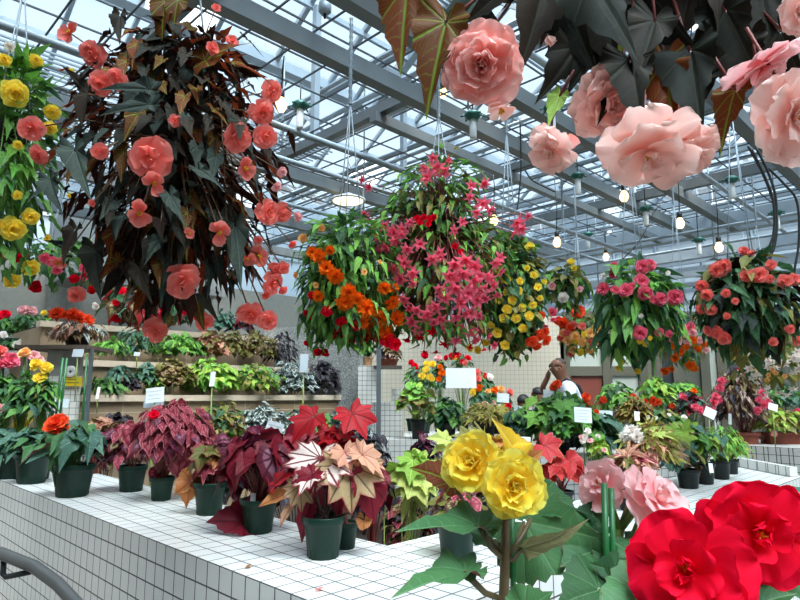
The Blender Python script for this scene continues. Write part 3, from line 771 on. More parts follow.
def potted(label, pot, fol, kind, mats, n, lsize, flowers=(), stem='green', droop=.45, inner=.3, potmat=None, z=.85, Y=None, cat='potted plant', extra=None, sr=.0022, hi=False, soil=True, name='potted_begonia', zmin=-1, group=None):
    """pot = (px, py of its foot, width px, height px) or None; fol = (cx, cy, rx, ry) px"""
    if pot:
        bp = on(pot[0], pot[1], z) if Y is None else Vector((at(pot[0], pot[1] or fol[1], Y).x, Y, z))
        pr = pot[2] / 2 * bp.y / F; ph = pot[3] * bp.y / F
    else:
        bp = Vector((at(fol[0], fol[1], Y).x, Y, z)); pr = ph = 0
    Yy = bp.y; c = at(fol[0], fol[1], Yy); a = fol[2] * Yy / F; d = fol[3] * Yy / F
    root = thing(name, bp, label, cat, group)
    if pot:
        p = inst(potmesh(potmat or M_pot), 'pot', root, bp, Matrix(((pr, 0, 0), (0, pr, 0), (0, 0, ph))))
        s = inst(_SOIL, 'soil', root, bp, Matrix(((pr, 0, 0), (0, pr, 0), (0, 0, ph))))
    base = bp + Vector((0, 0, ph * .9))
    bb = base
    if name == 'bedding_begonia': c.z -= d * .35; d *= 1.35; a *= 1.25; n = int(n * 1.2); zmin = -.3; base = None
    if not pot and z == .40 and n >= 50: c.z -= d * .5; d *= 1.6; n = int(n * 1.5); zmin = -.6
    if Yy > 3.6 and n > 20: n = int(n * 1.7); lsize *= .74
    fo, stm = MB(), MB()
    foliage(fo, c, a, d, n, kind, lsize, 'pot', len(mats), droop, inner, base, stm, sr, hi, zmin=zmin)
    if extra: extra(root, fo, stm, c, base)
    put_flowers(root, c, a, d, Yy, [(f[0], f[1], f[2] * (.8 if Yy > 5.0 else 1)) + tuple(f[3:]) for f in flowers], stm, 0, inner=bb)
    fo.build('foliage', mats, root)
    if stm.v: stm.build('stems', [M_stem[stem]], root)
    return root

def lbt(mb, b, t, nrm, kind, w=1.0, var=0, slot=0, hi=True):
    """one leaf from its petiole end b to its tip t (world points)"""
    b, t = Vector(b), Vector(t); Ln = (t - b).length; M = np.array(frame_y(t - b, nrm)) * Ln
    M[:, 0] *= w
    mb.add(leaf(kind, var, hi), M, b, R.random(), slot)

def sign(label, px, py, w, h, Y, zfoot, tilt=0.0, mat=None, lines=0, lean=.25, cat='plant sign', foot=None):
    c = at(px, py, Y); sw, sh = w * Y / F, h * Y / F
    root = thing('plant_sign', (c.x, c.y, zfoot), label, cat)
    Mx = Matrix.Rotation(-lean, 3, 'X') @ Matrix.Rotation(tilt, 3, 'Y')
    b = MB(); b.box((-sw / 2, -.001, -sh / 2), (sw / 2, .001, sh / 2), 0, Mx, c)
    for k in range(lines):
        zz = sh / 2 - sh * (k + 1) / (lines + 1); b.box((-sw * .38, -.0016, zz - sh * .03), (sw * (.36 - .12 * (k % 2)), -.0010, zz + sh * .03), 1, Mx, c)
    b.build('card', [mat or M_card, M_ink], root, False)
    b = MB(); e = c + Mx @ Vector((0, .004, -sh * .3)); b.tube([e, (e.x, e.y + .01, zfoot)], .0022 + .0004 * Y, None, 6); b.build('stake', [M_stem['lime']], root)
    return root
# ================================================================ HANGING BASKETS
def F_(kind, col, pts): return [(x, y, r, kind, col) for x, y, r in pts]

# big dark-leaved coral basket, left foreground
h2 = (F_('open', 'coral', [(100, 84, 13), (117, 79, 11), (93, 54, 14), (150, 157, 22), (238, 137, 16), (265, 136, 13), (262, 112, 14), (272, 92, 12), (268, 212, 14), (282, 213, 11),
       (182, 281, 18), (272, 283, 12), (155, 331, 13), (250, 313, 13), (268, 320, 11), (31, 128, 13), (38, 155, 10), (100, 152, 9), (275, 270, 8), (76, 295, 9), (205, 322, 10)])
      + F_('single', 'coral', [(70, 33, 13), (141, 212, 16), (154, 183, 14), (245, 168, 13), (219, 232, 14), (258, 256, 13), (247, 258, 10), (189, 233, 7), (60, 262, 9)])
      + F_('rose', 'blush', [(282, 172, 6), (277, 187, 6), (298, 217, 6)])
      + F_('small', 'coral', [(175, 121, 8), (232, 41, 8), (212, 48, 9), (92, 203, 5), (258, 240, 6), (266, 295, 6), (283, 290, 6), (216, 8, 6), (283, 268, 8), (292, 244, 6)]))
def h2x(root, fo, stm, c):
    for (bx, by, tx, ty, k, s) in ((120, 15, 118, 40, 'wing', 1), (165, 2, 160, 32, 'angel', 2), (178, 0, 172, 24, 'angel', 2), (230, 62, 275, 72, 'narrow', 2), (90, 95, 60, 62, 'wing', 1), (150, 90, 97, 86, 'wing', 3), (150, 105, 98, 112, 'wing', 3),
                         (160, 240, 145, 262, 'wing', 3), (75, 150, 87, 195, 'wing', 3), (50, 180, 58, 210, 'wing', 3), (170, 195, 185, 222, 'wing', 3), (235, 225, 245, 287, 'wing', 3), (75, 230, 60, 264, 'wing', 0), (95, 250, 98, 300, 'wing', 0), (140, 270, 150, 300, 'wing', 0), (205, 60, 246, 30, 'angel', 2), (60, 245, 45, 240, 'wing', 3), (200, 170, 222, 184, 'wing', 3), (65, 70, 58, 66, 'angel', 2), (192, 30, 175, 18, 'angel', 2)):
        p, n = ell_hit((bx + tx) / 2, (by + ty) / 2, c, .32, .40); n = n * .5 + (EYE - p).normalized() * .6 + Vector((0, 0, .4))
        lbt(fo, at(bx, by, p.y - .01), at(tx, ty, p.y - .05), n, k, .72, R.randrange(4), s)
hanging('large hanging basket at upper left with almost black brown leaves and coral pink flowers', 172, 165, 1.6, 112, 146, 'wing', lf('darkbrown', 'darkbrown', 'bronze', 'slate', 'darkbrown'), 900, .078, h2, 'brown', .62, .3, hook=3.2, hi=False, extra=h2x,
        parts=((0, .1, .98, .86), (.1, -.55, .78, .55), (0, .66, .72, .32)))
# yellow basket cut by the left edge
h1 = (F_('rose', 'yellow', [(15, 94, 15), (13, 229, 13), (36, 61, 8), (52, 112, 9), (31, 217, 9), (30, 268, 10), (4, 60, 8), (3, 225, 6), (12, 281, 9), (-18, 160, 13), (50, 128, 8)])
      + F_('small', 'yellow', [(17, 195, 6), (18, 145, 6), (71, 72, 5), (47, 238, 5), (70, 195, 4)]) + F_('small', 'white', [(10, 47, 7)]))
hanging('yellow flowered hanging basket with green leaves cut off by the left edge', 6, 160, 2.05, 56, 118, 'wing', lf('midgreen', 'darkgreen', 'midgreen', 'bright'), 420, .075, h1, 'green', .5, hook=3.2)
# peach basket right above the camera
FORE = []
def h3x(root, fo, stm, c):
    Yb = .80
    leaves = [(408, -14, 396, 66, 0, 1), (446, 22, 424, 102, 0, .95), (492, -18, 434, 52, 1, .8), (545, -20, 528, 70, 2, 1.15), (575, 48, 543, 98, 2, .9), (608, -14, 610, 70, 3, 1.1), (690, -8, 666, 78, 3, .95), (715, -20, 722, 24, 3, .9),
              (560, 96, 548, 122, 4, .8), (630, 60, 645, 120, 2, 1.0), (760, -10, 776, 50, 2, 1.3), (700, 80, 668, 132, 2, .8), (735, 90, 716, 152, 0, .8), (655, 20, 640, 70, 2, 1), (470, -6, 505, 30, 1, .9), (745, 40, 730, 110, 2, 1),
              (600, 40, 570, 90, 2, 1.1), (780, 30, 800, 90, 2, 1.1), (620, 80, 600, 122, 2, .8), (690, 50, 700, 130, 2, 1.0), (665, 60, 676, 140, 0, .9), (560, -10, 590, 60, 2, 1.2), (640, -20, 690, 50, 2, 1.2), (725, 10, 760, 75, 2, 1.1), (590, -20, 640, 50, 2, 1.2), (520, -30, 480, 20, 2, 1.1)]
    for i, (bx, by, tx, ty, s, w) in enumerate(leaves):
        y0 = Yb + R.uniform(-.05, .06); nn = (EYE - at(bx, by, y0)).normalized() + rnd(.35) + Vector((0, 0, .2))
        lbt(fo, at(bx, by, y0), at(tx, ty, y0 - R.uniform(0, .05)), nn, 'wing', w, i, s)
        stm.tube([at(bx, by, y0), at(bx * .6 + 640 * .4, by - 60, y0 + .05)], .0022, .003, 5)
    fl = [('rose', 'peach', 483, 65, 43, .76, None), ('rose', 'pale', 608, 103, 38, .80, (.1, -.7, -.5)), ('open', 'pale', 648, 150, 48, .74, (.05, -.38, -.9)), ('ruffle', 'pale', 690, 152, 34, .77, (.3, -.35, -.8)),
          ('open', 'pale', 552, 150, 26, .80, (-.5, -.3, -.6)), ('ruffle', 'blush', 762, 66, 36, .74, (.35, -.1, -.75)), ('ruffle', 'pale', 792, 118, 46, .70, (.2, -.75, -.3)), ('rose', 'peach', 660, 118, 22, .83, (.2, -.7, -.4)), ('single', 'pale', 500, 108, 18, .80, (.3, -.2, -.8)), ('ruffle', 'pale', 798, 12, 22, .72, (.1, -.7, -.3)), ('rose', 'peach', 628, 128, 26, .80, None)]
    for k, colr, x, y, r, Y, fc in fl:
        p = at(x, y, Y); f = Vector(fc) if fc else (EYE - p).normalized() + rnd(.12)
        flower(root, k, colr, p, r * 1.06 * Y / F, f, True)
        stm.tube([p + Vector((0, .01, .004)), p + Vector((.01, .03, .06)), at(x * .7 + 640 * .3, y - 90, Y + .06)], .0018, .0024, 5)
    flower(root, 'bud', 'peach', at(570, 134, .80), .018, (0.0, -.2, -1), True, 'flower_bud')
    flower(root, 'bud', 'pale', at(548, 36, .80), .012, (0.2, -.3, -1), True, 'flower_bud')
hanging('peach flowered hanging basket with dark leaves in the top right corner', 650, -62, .95, 168, 106, 'wing', lf('bronze', 'slate', 'darkbrown', 'darkbrown', 'lime'), 260, .10, [], 'red', .6, .4, hook=3.2, hi=True, extra=h3x)

# orange and pink baskets in the centre
h4 = (F_('dahlia', 'orange', [(319, 256, 9), (326, 268, 9), (336, 276, 10), (312, 252, 7), (349, 292, 10), (345, 302, 10), (357, 298, 8), (366, 308, 11), (378, 318, 11), (372, 330, 11), (392, 302, 10), (396, 318, 10), (384, 288, 8), (330, 250, 6), (318, 296, 7), (385, 332, 10), (362, 322, 8), (394, 288, 6)])
      + F_('small', 'red', [(309, 314, 7), (327, 311, 7), (340, 333, 9), (352, 337, 9), (365, 338, 9), (377, 336, 8), (388, 340, 9), (325, 352, 6), (307, 343, 4), (357, 325, 7), (312, 295, 5), (395, 344, 8), (342, 322, 7), (318, 352, 5)]) + F_('small', 'apricot', [(303, 238, 6), (322, 228, 5), (316, 285, 4), (364, 272, 4), (380, 262, 3), (296, 275, 4)]))
hanging('hanging basket with orange flowers below the round ceiling lamp', 348, 272, 2.95, 50, 62, 'narrow', lf('midgreen', 'darkgreen', 'bright', 'midgreen'), 1100, .075, h4, 'green', .55, hook=3.2, parts=((0, .1, 1, .9), (.1, -.75, .8, .5), (-.5, -.4, .5, .8)))
pk = [(432, 158, 7), (437, 168, 10), (445, 170, 9), (428, 178, 9), (424, 168, 6), (448, 160, 5), (470, 186, 7), (484, 182, 8), (482, 203, 9), (488, 209, 8), (475, 212, 7), (470, 196, 6), (364, 180, 6), (370, 187, 6), (365, 212, 6), (371, 219, 6),
      (385, 225, 8), (394, 232, 9), (378, 232, 7), (402, 228, 7), (410, 222, 6), (388, 246, 9), (380, 252, 8), (396, 240, 8), (366, 243, 6), (408, 248, 8), (420, 244, 8), (405, 262, 9), (412, 272, 9), (402, 278, 9), (432, 258, 8), (440, 252, 7),
      (455, 262, 10), (466, 258, 10), (475, 266, 10), (462, 272, 11), (472, 279, 11), (450, 275, 10), (455, 287, 11), (467, 292, 11), (480, 288, 10), (445, 296, 9), (460, 302, 10), (476, 300, 9), (440, 288, 8), (486, 274, 7), (494, 262, 8), (500, 258, 7), (492, 284, 8), (470, 312, 9), (455, 315, 9),
      (418, 308, 9), (428, 312, 10), (436, 305, 9), (440, 318, 8), (412, 320, 9), (405, 298, 8), (395, 268, 7), (470, 330, 9), (480, 327, 9), (488, 335, 6), (455, 338, 8), (462, 222, 6), (455, 230, 6), (516, 222, 9), (520, 228, 8), (527, 215, 6), (512, 232, 7)]
pk = [(x, y, r * 1.25) for x, y, r in pk]
pk += [(x + q_.uniform(-8, 8), y + q_.uniform(4, 16), 8) for x, y, r in pk[16:60:3]]
h5 = F_('star', 'pink', pk) + F_('star', 'rosepink', [(x + 5, y + 9, 8) for x, y, r in pk[36:62:2]]) + F_('small', 'red', [(417, 218, 4), (424, 217, 4), (430, 219, 4), (434, 217, 4), (420, 222, 4), (428, 224, 4), (455, 246, 4), (461, 252, 4)]) + F_('star', 'red', [(432, 330, 8), (445, 342, 8), (420, 335, 8), (408, 338, 8), (398, 330, 7), (470, 345, 7), (455, 352, 7), (436, 350, 7), (484, 348, 6), (424, 350, 6)])
hanging('tall pink flowered hanging basket in the centre with starry drooping blooms', 440, 246, 3.1, 64, 96, 'narrow', lf('midgreen', 'bright', 'midgreen', 'darkgreen', 'olive'), 1900, .072, h5, 'red', .5, hook=3.2, parts=((.0, .42, .82, .58), (.05, -.35, .9, .7), (-.7, .05, .5, .45), (.75, -.1, .4, .35), (-.6, -.55, .5, .45)))
ye = [(530, 247, 6), (500, 274, 6), (506, 279, 6), (497, 270, 5), (520, 281, 5), (507, 292, 5), (538, 287, 5), (512, 300, 6), (507, 309, 6), (534, 275, 5), (516, 318, 6), (504, 318, 6), (529, 316, 6), (497, 333, 6), (486, 342, 6), (491, 325, 5), (505, 345, 6), (478, 350, 5), (523, 328, 6), (509, 262, 4), (470, 348, 5), (533, 305, 5), (519, 291, 5), (544, 282, 4), (513, 258, 4), (527, 268, 4), (499, 300, 5), (540, 298, 4), (483, 318, 4), (522, 308, 5)]
h6 = F_('small', 'yellow', ye) + F_('small', 'scarlet', [(539, 335, 8), (532, 341, 8), (546, 340, 7), (537, 346, 6), (541, 315, 5), (545, 332, 6)]) + F_('star', 'rosepink', [(552, 318, 6), (545, 325, 5)])
hanging('hanging basket of small yellow flowers right of the pink one', 511, 295, 3.3, 35, 62, 'heart', lf('midgreen', 'darkgreen', 'darkgreen', 'olive'), 900, .052, h6, 'green', .55, hook=3.2)
hanging('small green hanging basket far back between the yellow and pink baskets', 566, 288, 5.0, 25, 24, 'angel', lf('olive', 'darkgreen', 'midgreen'), 130, .09, F_('small', 'yellow', [(571, 262, 5), (574, 268, 4)]) + F_('small', 'blush', [(552, 286, 5), (580, 289, 4)]) + F_('rose', 'white', [(563, 298, 6)]), hook=3.2)
rp = [(643, 267, 8), (650, 265, 7), (641, 281, 8), (626, 290, 8), (645, 293, 8), (632, 286, 4), (660, 299, 8), (675, 297, 9), (603, 289, 7), (613, 274, 5), (614, 266, 5), (640, 333, 8), (669, 334, 4), (659, 332, 5), (655, 300, 5), (615, 290, 5)]
hanging('pink flowered hanging basket with long dark green leaves in the right half of the picture', 637, 312, 3.5, 44, 50, 'narrow', lf('darkgreen', 'midgreen', 'darkgreen', 'bright'), 420, .13, F_('rose', 'rosepink', rp) + F_('small', 'white', [(641, 316, 3), (668, 273, 3), (604, 276, 4)]) + F_('small', 'yellow', [(622, 362, 4), (619, 368, 4), (640, 341, 4), (646, 344, 4), (638, 371, 4), (650, 338, 3)]), 'green', .55, hook=3.2)
h8b = F_('dahlia', 'orange', [(661, 345, 5), (665, 371, 5), (671, 369, 4), (675, 358, 5), (680, 352, 5), (693, 340, 5), (697, 349, 5), (690, 365, 6), (694, 368, 5), (686, 347, 4), (704, 344, 4), (672, 346, 4)]) + F_('small', 'blush', [(678, 340, 6), (685, 333, 6), (692, 333, 6), (700, 340, 5), (682, 328, 5), (688, 342, 5), (671, 335, 4), (706, 350, 4), (676, 330, 5)]) + F_('small', 'rosepink', [(669, 338, 6), (690, 328, 7), (648, 355, 6), (642, 358, 6)])
hanging('hanging basket of small orange and blush flowers low behind the pink basket', 683, 338, 4.6, 30, 30, 'narrow', lf('olive', 'midgreen', 'bluegreen'), 130, .10, h8b, hook=3.2)
h9 = F_('rose', 'coral', [(717, 270, 9), (724, 266, 8), (744, 251, 6), (759, 275, 9), (746, 276, 7), (702, 286, 7), (707, 295, 7), (711, 310, 6), (701, 309, 6), (726, 293, 5), (785, 281, 8), (794, 279, 7), (771, 265, 6), (770, 279, 5), (717, 333, 8), (724, 338, 8), (709, 331, 6), (790, 329, 5), (797, 341, 6), (727, 316, 4), (773, 342, 5), (735, 301, 4), (752, 253, 4)])
hanging('dark leaved hanging basket with salmon flowers at the right edge of the picture', 748, 306, 3.0, 50, 52, 'angel', lf('darkgreen', 'darkgreen', 'slate', 'olive'), 460, .085, h9, 'green', .55, hook=3.2)
h10 = F_('rose', 'scarlet', [(578, 312, 8), (563, 323, 6), (558, 321, 5), (570, 328, 5)]) + F_('small', 'apricot', [(575, 336, 6), (582, 342, 6), (590, 333, 6), (597, 329, 6), (568, 340, 6), (573, 350, 5), (589, 350, 5), (600, 342, 5), (563, 333, 5)]) + F_('small', 'yellow', [(576, 341, 5), (596, 328, 5), (584, 334, 4), (580, 352, 5)]) + F_('small', 'coral', [(567, 333, 6), (561, 338, 5), (573, 325, 5), (590, 343, 5), (582, 326, 5)]) + F_('small', 'rosepink', [(597, 337, 6), (571, 354, 4), (552, 312, 6)])
hanging('mixed red and apricot hanging basket far back left of the pink basket', 581, 334, 5.4, 21, 23, 'angel', lf('midgreen', 'olive'), 90, .08, h10, hook=3.2)
hanging('cream and yellow mottled trailing basket at the far right edge below the salmon flowers', 768, 352, 5.2, 42, 34, 'heart', lf('olive', 'darkgreen', 'yellowgreen'), 150, .09, F_('star', 'white', [(q_.uniform(748, 800), q_.uniform(342, 394), q_.uniform(4, 7)) for _ in range(40)]) + F_('small', 'apricot', [(q_.uniform(745, 790), q_.uniform(342, 380), 3) for _ in range(14)]), hook=3.2)
hanging('red flowered trailing basket high at the far left behind the yellow one', 55, 262, 4.6, 52, 26, 'angel', lf('darkgreen', 'midgreen'), 110, .10, F_('rose', 'red', [(6, 253, 6), (16, 257, 6), (24, 254, 5), (35, 287, 7), (74, 279, 5), (88, 272, 6), (92, 290, 5)]) + F_('small', 'rosepink', [(45, 258, 7), (52, 262, 7), (57, 270, 6), (84, 268, 6), (84, 277, 5)]), hook=3.2)
# red drooping begonia seen under the coral basket
hanging('drooping begonia with big salmon red leaves and red flowers under the coral basket', 150, 306, 4.0, 48, 22, 'heart', lf('redcup', 'rexbrown', 'darkgreen'), 70, .11, F_('small', 'red', [(115, 318, 5), (118, 320, 4), (174, 300, 5), (173, 288, 5), (186, 311, 5), (122, 291, 5), (116, 303, 4), (197, 316, 5), (160, 312, 4)]) + F_('small', 'white', [(150, 303, 3), (159, 312, 3), (96, 306, 5)]), 'red', hook=3.2)
# ================================================================ POTS ON THE CORNER BENCH
def X(*leaves, Y=0.0, up=.7):
    """hand-placed leaves: (bx, by, tx, ty, kind, slot, width[, depth offset of tip])"""
    def f(root, fo, stm, c, base):
        for l in leaves:
            bx, by, tx, ty, k, s = l[:6]; w = l[6] if len(l) > 6 else 1; dz = l[7] if len(l) > 7 else -.04
            yy = c.y + Y; b = at(bx, by, yy); t = at(tx, ty, yy + dz)
            nn = (EYE - b).normalized() * .8 + Vector((0, 0, up)) + rnd(.2)
            lbt(fo, b, t, nn, k, w, R.randrange(4), s)
            stm.tube([base, base.lerp(b, .6) + Vector((0, 0, .02)), b], .0034, .0024, 5)
    return f
potted('dark leaved begonia in the leftmost green pot cut by the left edge of the picture', (7, 478, 34, 26), (2, 445, 26, 18), 'angel', lf('darkgreen', 'bluegreen'), 30, .15, F_('rose', 'yellow', [(23, 419, 9), (20, 425, 8)]) + F_('rose', 'blush', [(0, 408, 5)]))
potted('begonia with large matt green leaves in the second pot from the left end', (31, 483, 33, 28), (34, 444, 28, 12), 'angel', lf('darkgreen', 'bluegreen', 'bigdark'), 26, .15,
       extra=X((40, 452, 18, 470, 'narrow', 0, 1.4), (30, 440, 2, 452, 'angel', 1), (44, 440, 62, 452, 'angel', 1), (36, 415, 30, 402, 'narrow', 1), (36, 415, 42, 400, 'narrow', 1)))
potted('green potted begonia with an orange red pompon flower near the left end of the bench', (72, 496, 39, 30), (74, 446, 34, 16), 'angel', lf('darkgreen', 'bigdark', 'bluegreen'), 26, .15, [(57, 424, 13, 'rose', 'scarlet')],
       extra=X((72, 440, 54, 484, 'angel', 1, 1.1, -.10), (80, 428, 48, 424, 'narrow', 2, 1.4), (60, 446, 36, 450, 'angel', 0), (82, 440, 100, 432, 'angel', 2)))
potted('painted leaf begonia with dusky pink leaves in the fourth pot from the left', (131, 491, 28, 24), (122, 452, 26, 24), 'heart', lf('rexpink', 'rexburg', 'rexbrown'), 90, .075, stem='red', droop=.6)
potted('bushy crimson pink painted leaf begonia with many crinkled leaves', (161, 500, 24, 22), (174, 440, 40, 32), 'heart', lf('rexpink', 'rexpink', 'rexpink', 'rexburg'), 240, .075, [(154, 415, 6, 'small', 'red')], stem='red', droop=.75,
       extra=X((180, 455, 178, 482, 'heart', 0, 1.1), (158, 472, 156, 489, 'heart', 0), (208, 440, 205, 460, 'heart', 0), (195, 428, 192, 442, 'heart', 3), (135, 430, 128, 455, 'heart', 0)))
potted('small star leaved begonia in a green pot with a drooping brown leaf at its left', (209, 514, 32, 30), (212, 466, 20, 22), 'maple', lf('rexgreenred', 'rexpink', 'rexgreenred', 'orangeleaf'), 22, .085, stem='red',
       extra=X((192, 480, 184, 510, 'heart', 3, .9, -.05), (186, 485, 172, 495, 'heart', 3), (208, 455, 214, 472, 'round', 2, 1.3)))
potted('burgundy begonia with large purple leaves and one red leaf lying on the tiles', (258, 532, 36, 31), (262, 466, 42, 28), 'heart', lf('rexburg', 'rexburg', 'rexdark'), 50, .125, stem='red', droop=.6,
       extra=X((246, 522, 203, 516, 'heart', 2, 1.1, -.06), (240, 452, 250, 487, 'angel', 0, 1.2), (225, 440, 212, 440, 'heart', 0), (300, 452, 262, 462, 'heart', 2, 1.2), (300, 440, 322, 462, 'heart', 2, 1.2), (262, 440, 240, 455, 'heart', 0, 1.2), (285, 445, 300, 500, 'heart', 2, 1.1), (262, 500, 240, 506, 'heart', 2), (230, 445, 240, 470, 'angel', 0, 1.0)))
potted('white and red veined rex begonia in the nearest green pot on the bench', (323, 557, 41, 38), (328, 488, 32, 18), 'fan', lf('rexwhite', 'rexcream', 'rexdark', 'peachleaf', 'orangeleaf', 'rexred', 'rexdark', 'rexburg'), 12, .07, stem='dark', droop=.8, sr=.003, zmin=-.2,
       extra=X((321, 458, 313, 494, 'fan', 0, 1.35, -.07), (349, 466, 353, 512, 'fan', 1, 1.1, -.07), (345, 452, 352, 470, 'fan', 3, 1.3, -.04), (362, 455, 386, 474, 'fan', 3, .7), (300, 486, 302, 512, 'fan', 1, 1.0, -.03), (340, 470, 336, 520, 'narrow', 2, 1.4), (328, 480, 318, 525, 'narrow', 2, 1.4), (290, 494, 258, 500, 'narrow', 4, 1.5), (276, 484, 288, 470, 'maple', 5, .8), (368, 482, 378, 532, 'heart', 2, .75, -.02), (312, 500, 296, 540, 'narrow', 2, 1.2), (292, 505, 278, 525, 'narrow', 1, 1), (364, 520, 362, 536, 'round', 4, .9), up=1.1))
potted('scarlet star leaved begonia standing behind the white veined one', (345, 530, 26, 24), (332, 452, 30, 16), 'maple', lf('rexred', 'rexred', 'rexdark'), 20, .065, stem='red', droop=.6, sr=.003, z=.85, Y=2.12,
       extra=X((314, 417, 288, 436, 'maple', 0, 1.0, -.05), (352, 414, 368, 436, 'maple', 0, 1.15, -.05), (328, 430, 320, 444, 'maple', 0, .9, -.04), (352, 446, 360, 460, 'maple', 0, 1, -.04), (318, 446, 312, 460, 'heart', 2), (340, 432, 352, 440, 'maple', 0, 1, -.04), up=1.9))
potted('begonia with dry stems in the green pot standing behind the yellow flowers', (457, 556, 41, 38), (456, 508, 30, 10), 'heart', lf('rexbrown', 'olive', 'rexpink'), 20, .07, stem='brown', sr=.002)
# plants down in the enclosed bed
potted('pale green star leaved begonia rising from the bed behind the inner bench corner', (404, 0, 34, 40), (412, 478, 22, 18), 'maple', lf('palestar', 'palestar', 'lime'), 9, .12, stem='lime', z=.40, Y=2.75, potmat=M_potk,
       extra=X((410, 486, 400, 524, 'palm', 0, 1.1), (424, 462, 402, 476, 'maple', 0, 1.0), (446, 440, 430, 434, 'maple', 1, .8), (432, 468, 440, 488, 'maple', 0), (450, 442, 430, 452, 'narrow', 1, 1)))
potted('dark red drooping begonia in a black pot inside the bench corner', (372, 0, 40, 60), (374, 498, 20, 24), 'heart', lf('rexdark', 'rexblack'), 26, .12, stem='red', z=.40, Y=2.7, potmat=M_potk, droop=.8)
for lab, px, py, rx, ry, k, m, n, s, Yq in (
    ('silvery dark rex begonia low in the bed left of the pale green star leaves', 365, 455, 22, 20, 'heart', ('rexsilver', 'rexblack'), 60, .13, 4.4),
    ('purple black rex begonia in the bed in front of the shaded tiled bench', 424, 464, 20, 22, 'heart', ('rexblack', 'rexburg'), 80, .09, 4.2),
    ('brown pink mixed begonia low in the bed behind the dry stemmed pot', 412, 520, 30, 18, 'heart', ('rexbrown', 'rexpink', 'rexblack'), 90, .07, 3.3),
    ('bushy burgundy begonia in the bed behind the crimson pink one', 300, 478, 40, 24, 'heart', ('rexdark', 'rexburg', 'rexblack'), 70, .14, 3.2),
    ('dark leafy begonia in the bed behind the small star leaved pot', 236, 470, 30, 22, 'heart', ('rexblack', 'darkgreen', 'rexburg'), 60, .13, 3.5),
    ('greyish begonia in the bed behind the dusky pink pot', 106, 452, 20, 14, 'heart', ('rexbrown', 'rexsilver', 'rexburg'), 50, .12, 4.25),
    ('brown leaved begonia in the bed behind the yellow tuberous flowers', 490, 500, 40, 24, 'heart', ('rexbrown', 'rexpink', 'olive'), 70, .09, 3.4)):
    potted(lab, None, (px, py, rx, ry), k, lf(*m), n, s, stem='dark', z=.40, Y=Yq)
# ---- tuberous begonias on stakes at the left end
def stakes(lst):
    def f(root, fo, stm, c, base):
        for (x0, y0, x1, y1, dy) in lst:
            b = MB(); b.tube([at(x0, y0, c.y + dy), at(x1, y1, c.y + dy)], .0075, None, 8); b.build('stake', [M_bamboo], root)
    return f
potted('pink tuberous begonia on green stakes at the far left', (4, 0, 30, 26), (6, 402, 18, 24), 'angel', lf('darkgreen', 'midgreen'), 34, .12, F_('rose', 'rosepink', [(11, 360, 9), (1, 363, 8)]) + F_('rose', 'coral', [(0, 351, 7)]), z=.85, Y=4.0, extra=stakes([(3, 352, 3, 440, 0), (0, 380, 1, 440, .03)]))
potted('peach tuberous begonia on two green stakes behind the yellow one', (24, 0, 30, 26), (24, 400, 16, 26), 'angel', lf('darkgreen', 'midgreen'), 30, .12, F_('rose', 'apricot', [(25, 353, 7)]) + F_('rose', 'blush', [(34, 356, 6), (40, 360, 5)]), z=.85, Y=3.85, extra=stakes([(25, 356, 17, 440, 0), (22, 370, 21, 440, .02)]))
potted('yellow tuberous begonia with three round flowers on slanted green stakes', (44, 0, 26, 22), (43, 405, 16, 26), 'angel', lf('darkgreen', 'midgreen', 'olive'), 34, .11, F_('rose', 'yellow', [(36, 364, 7), (46, 367, 7), (40, 378, 7)]), z=.85, Y=3.8, extra=stakes([(63, 358, 53, 440, 0), (67, 358, 57, 440, .02)]))
potted('pale peach leaved begonia beside the thick green stake at the left', (96, 0, 26, 20), (97, 432, 14, 14), 'maple', lf('peachleaf', 'peachleaf', 'rexgreenred'), 22, .10, z=.40, Y=4.05, extra=stakes([(87, 356, 79, 470, 0)]), stem='red')
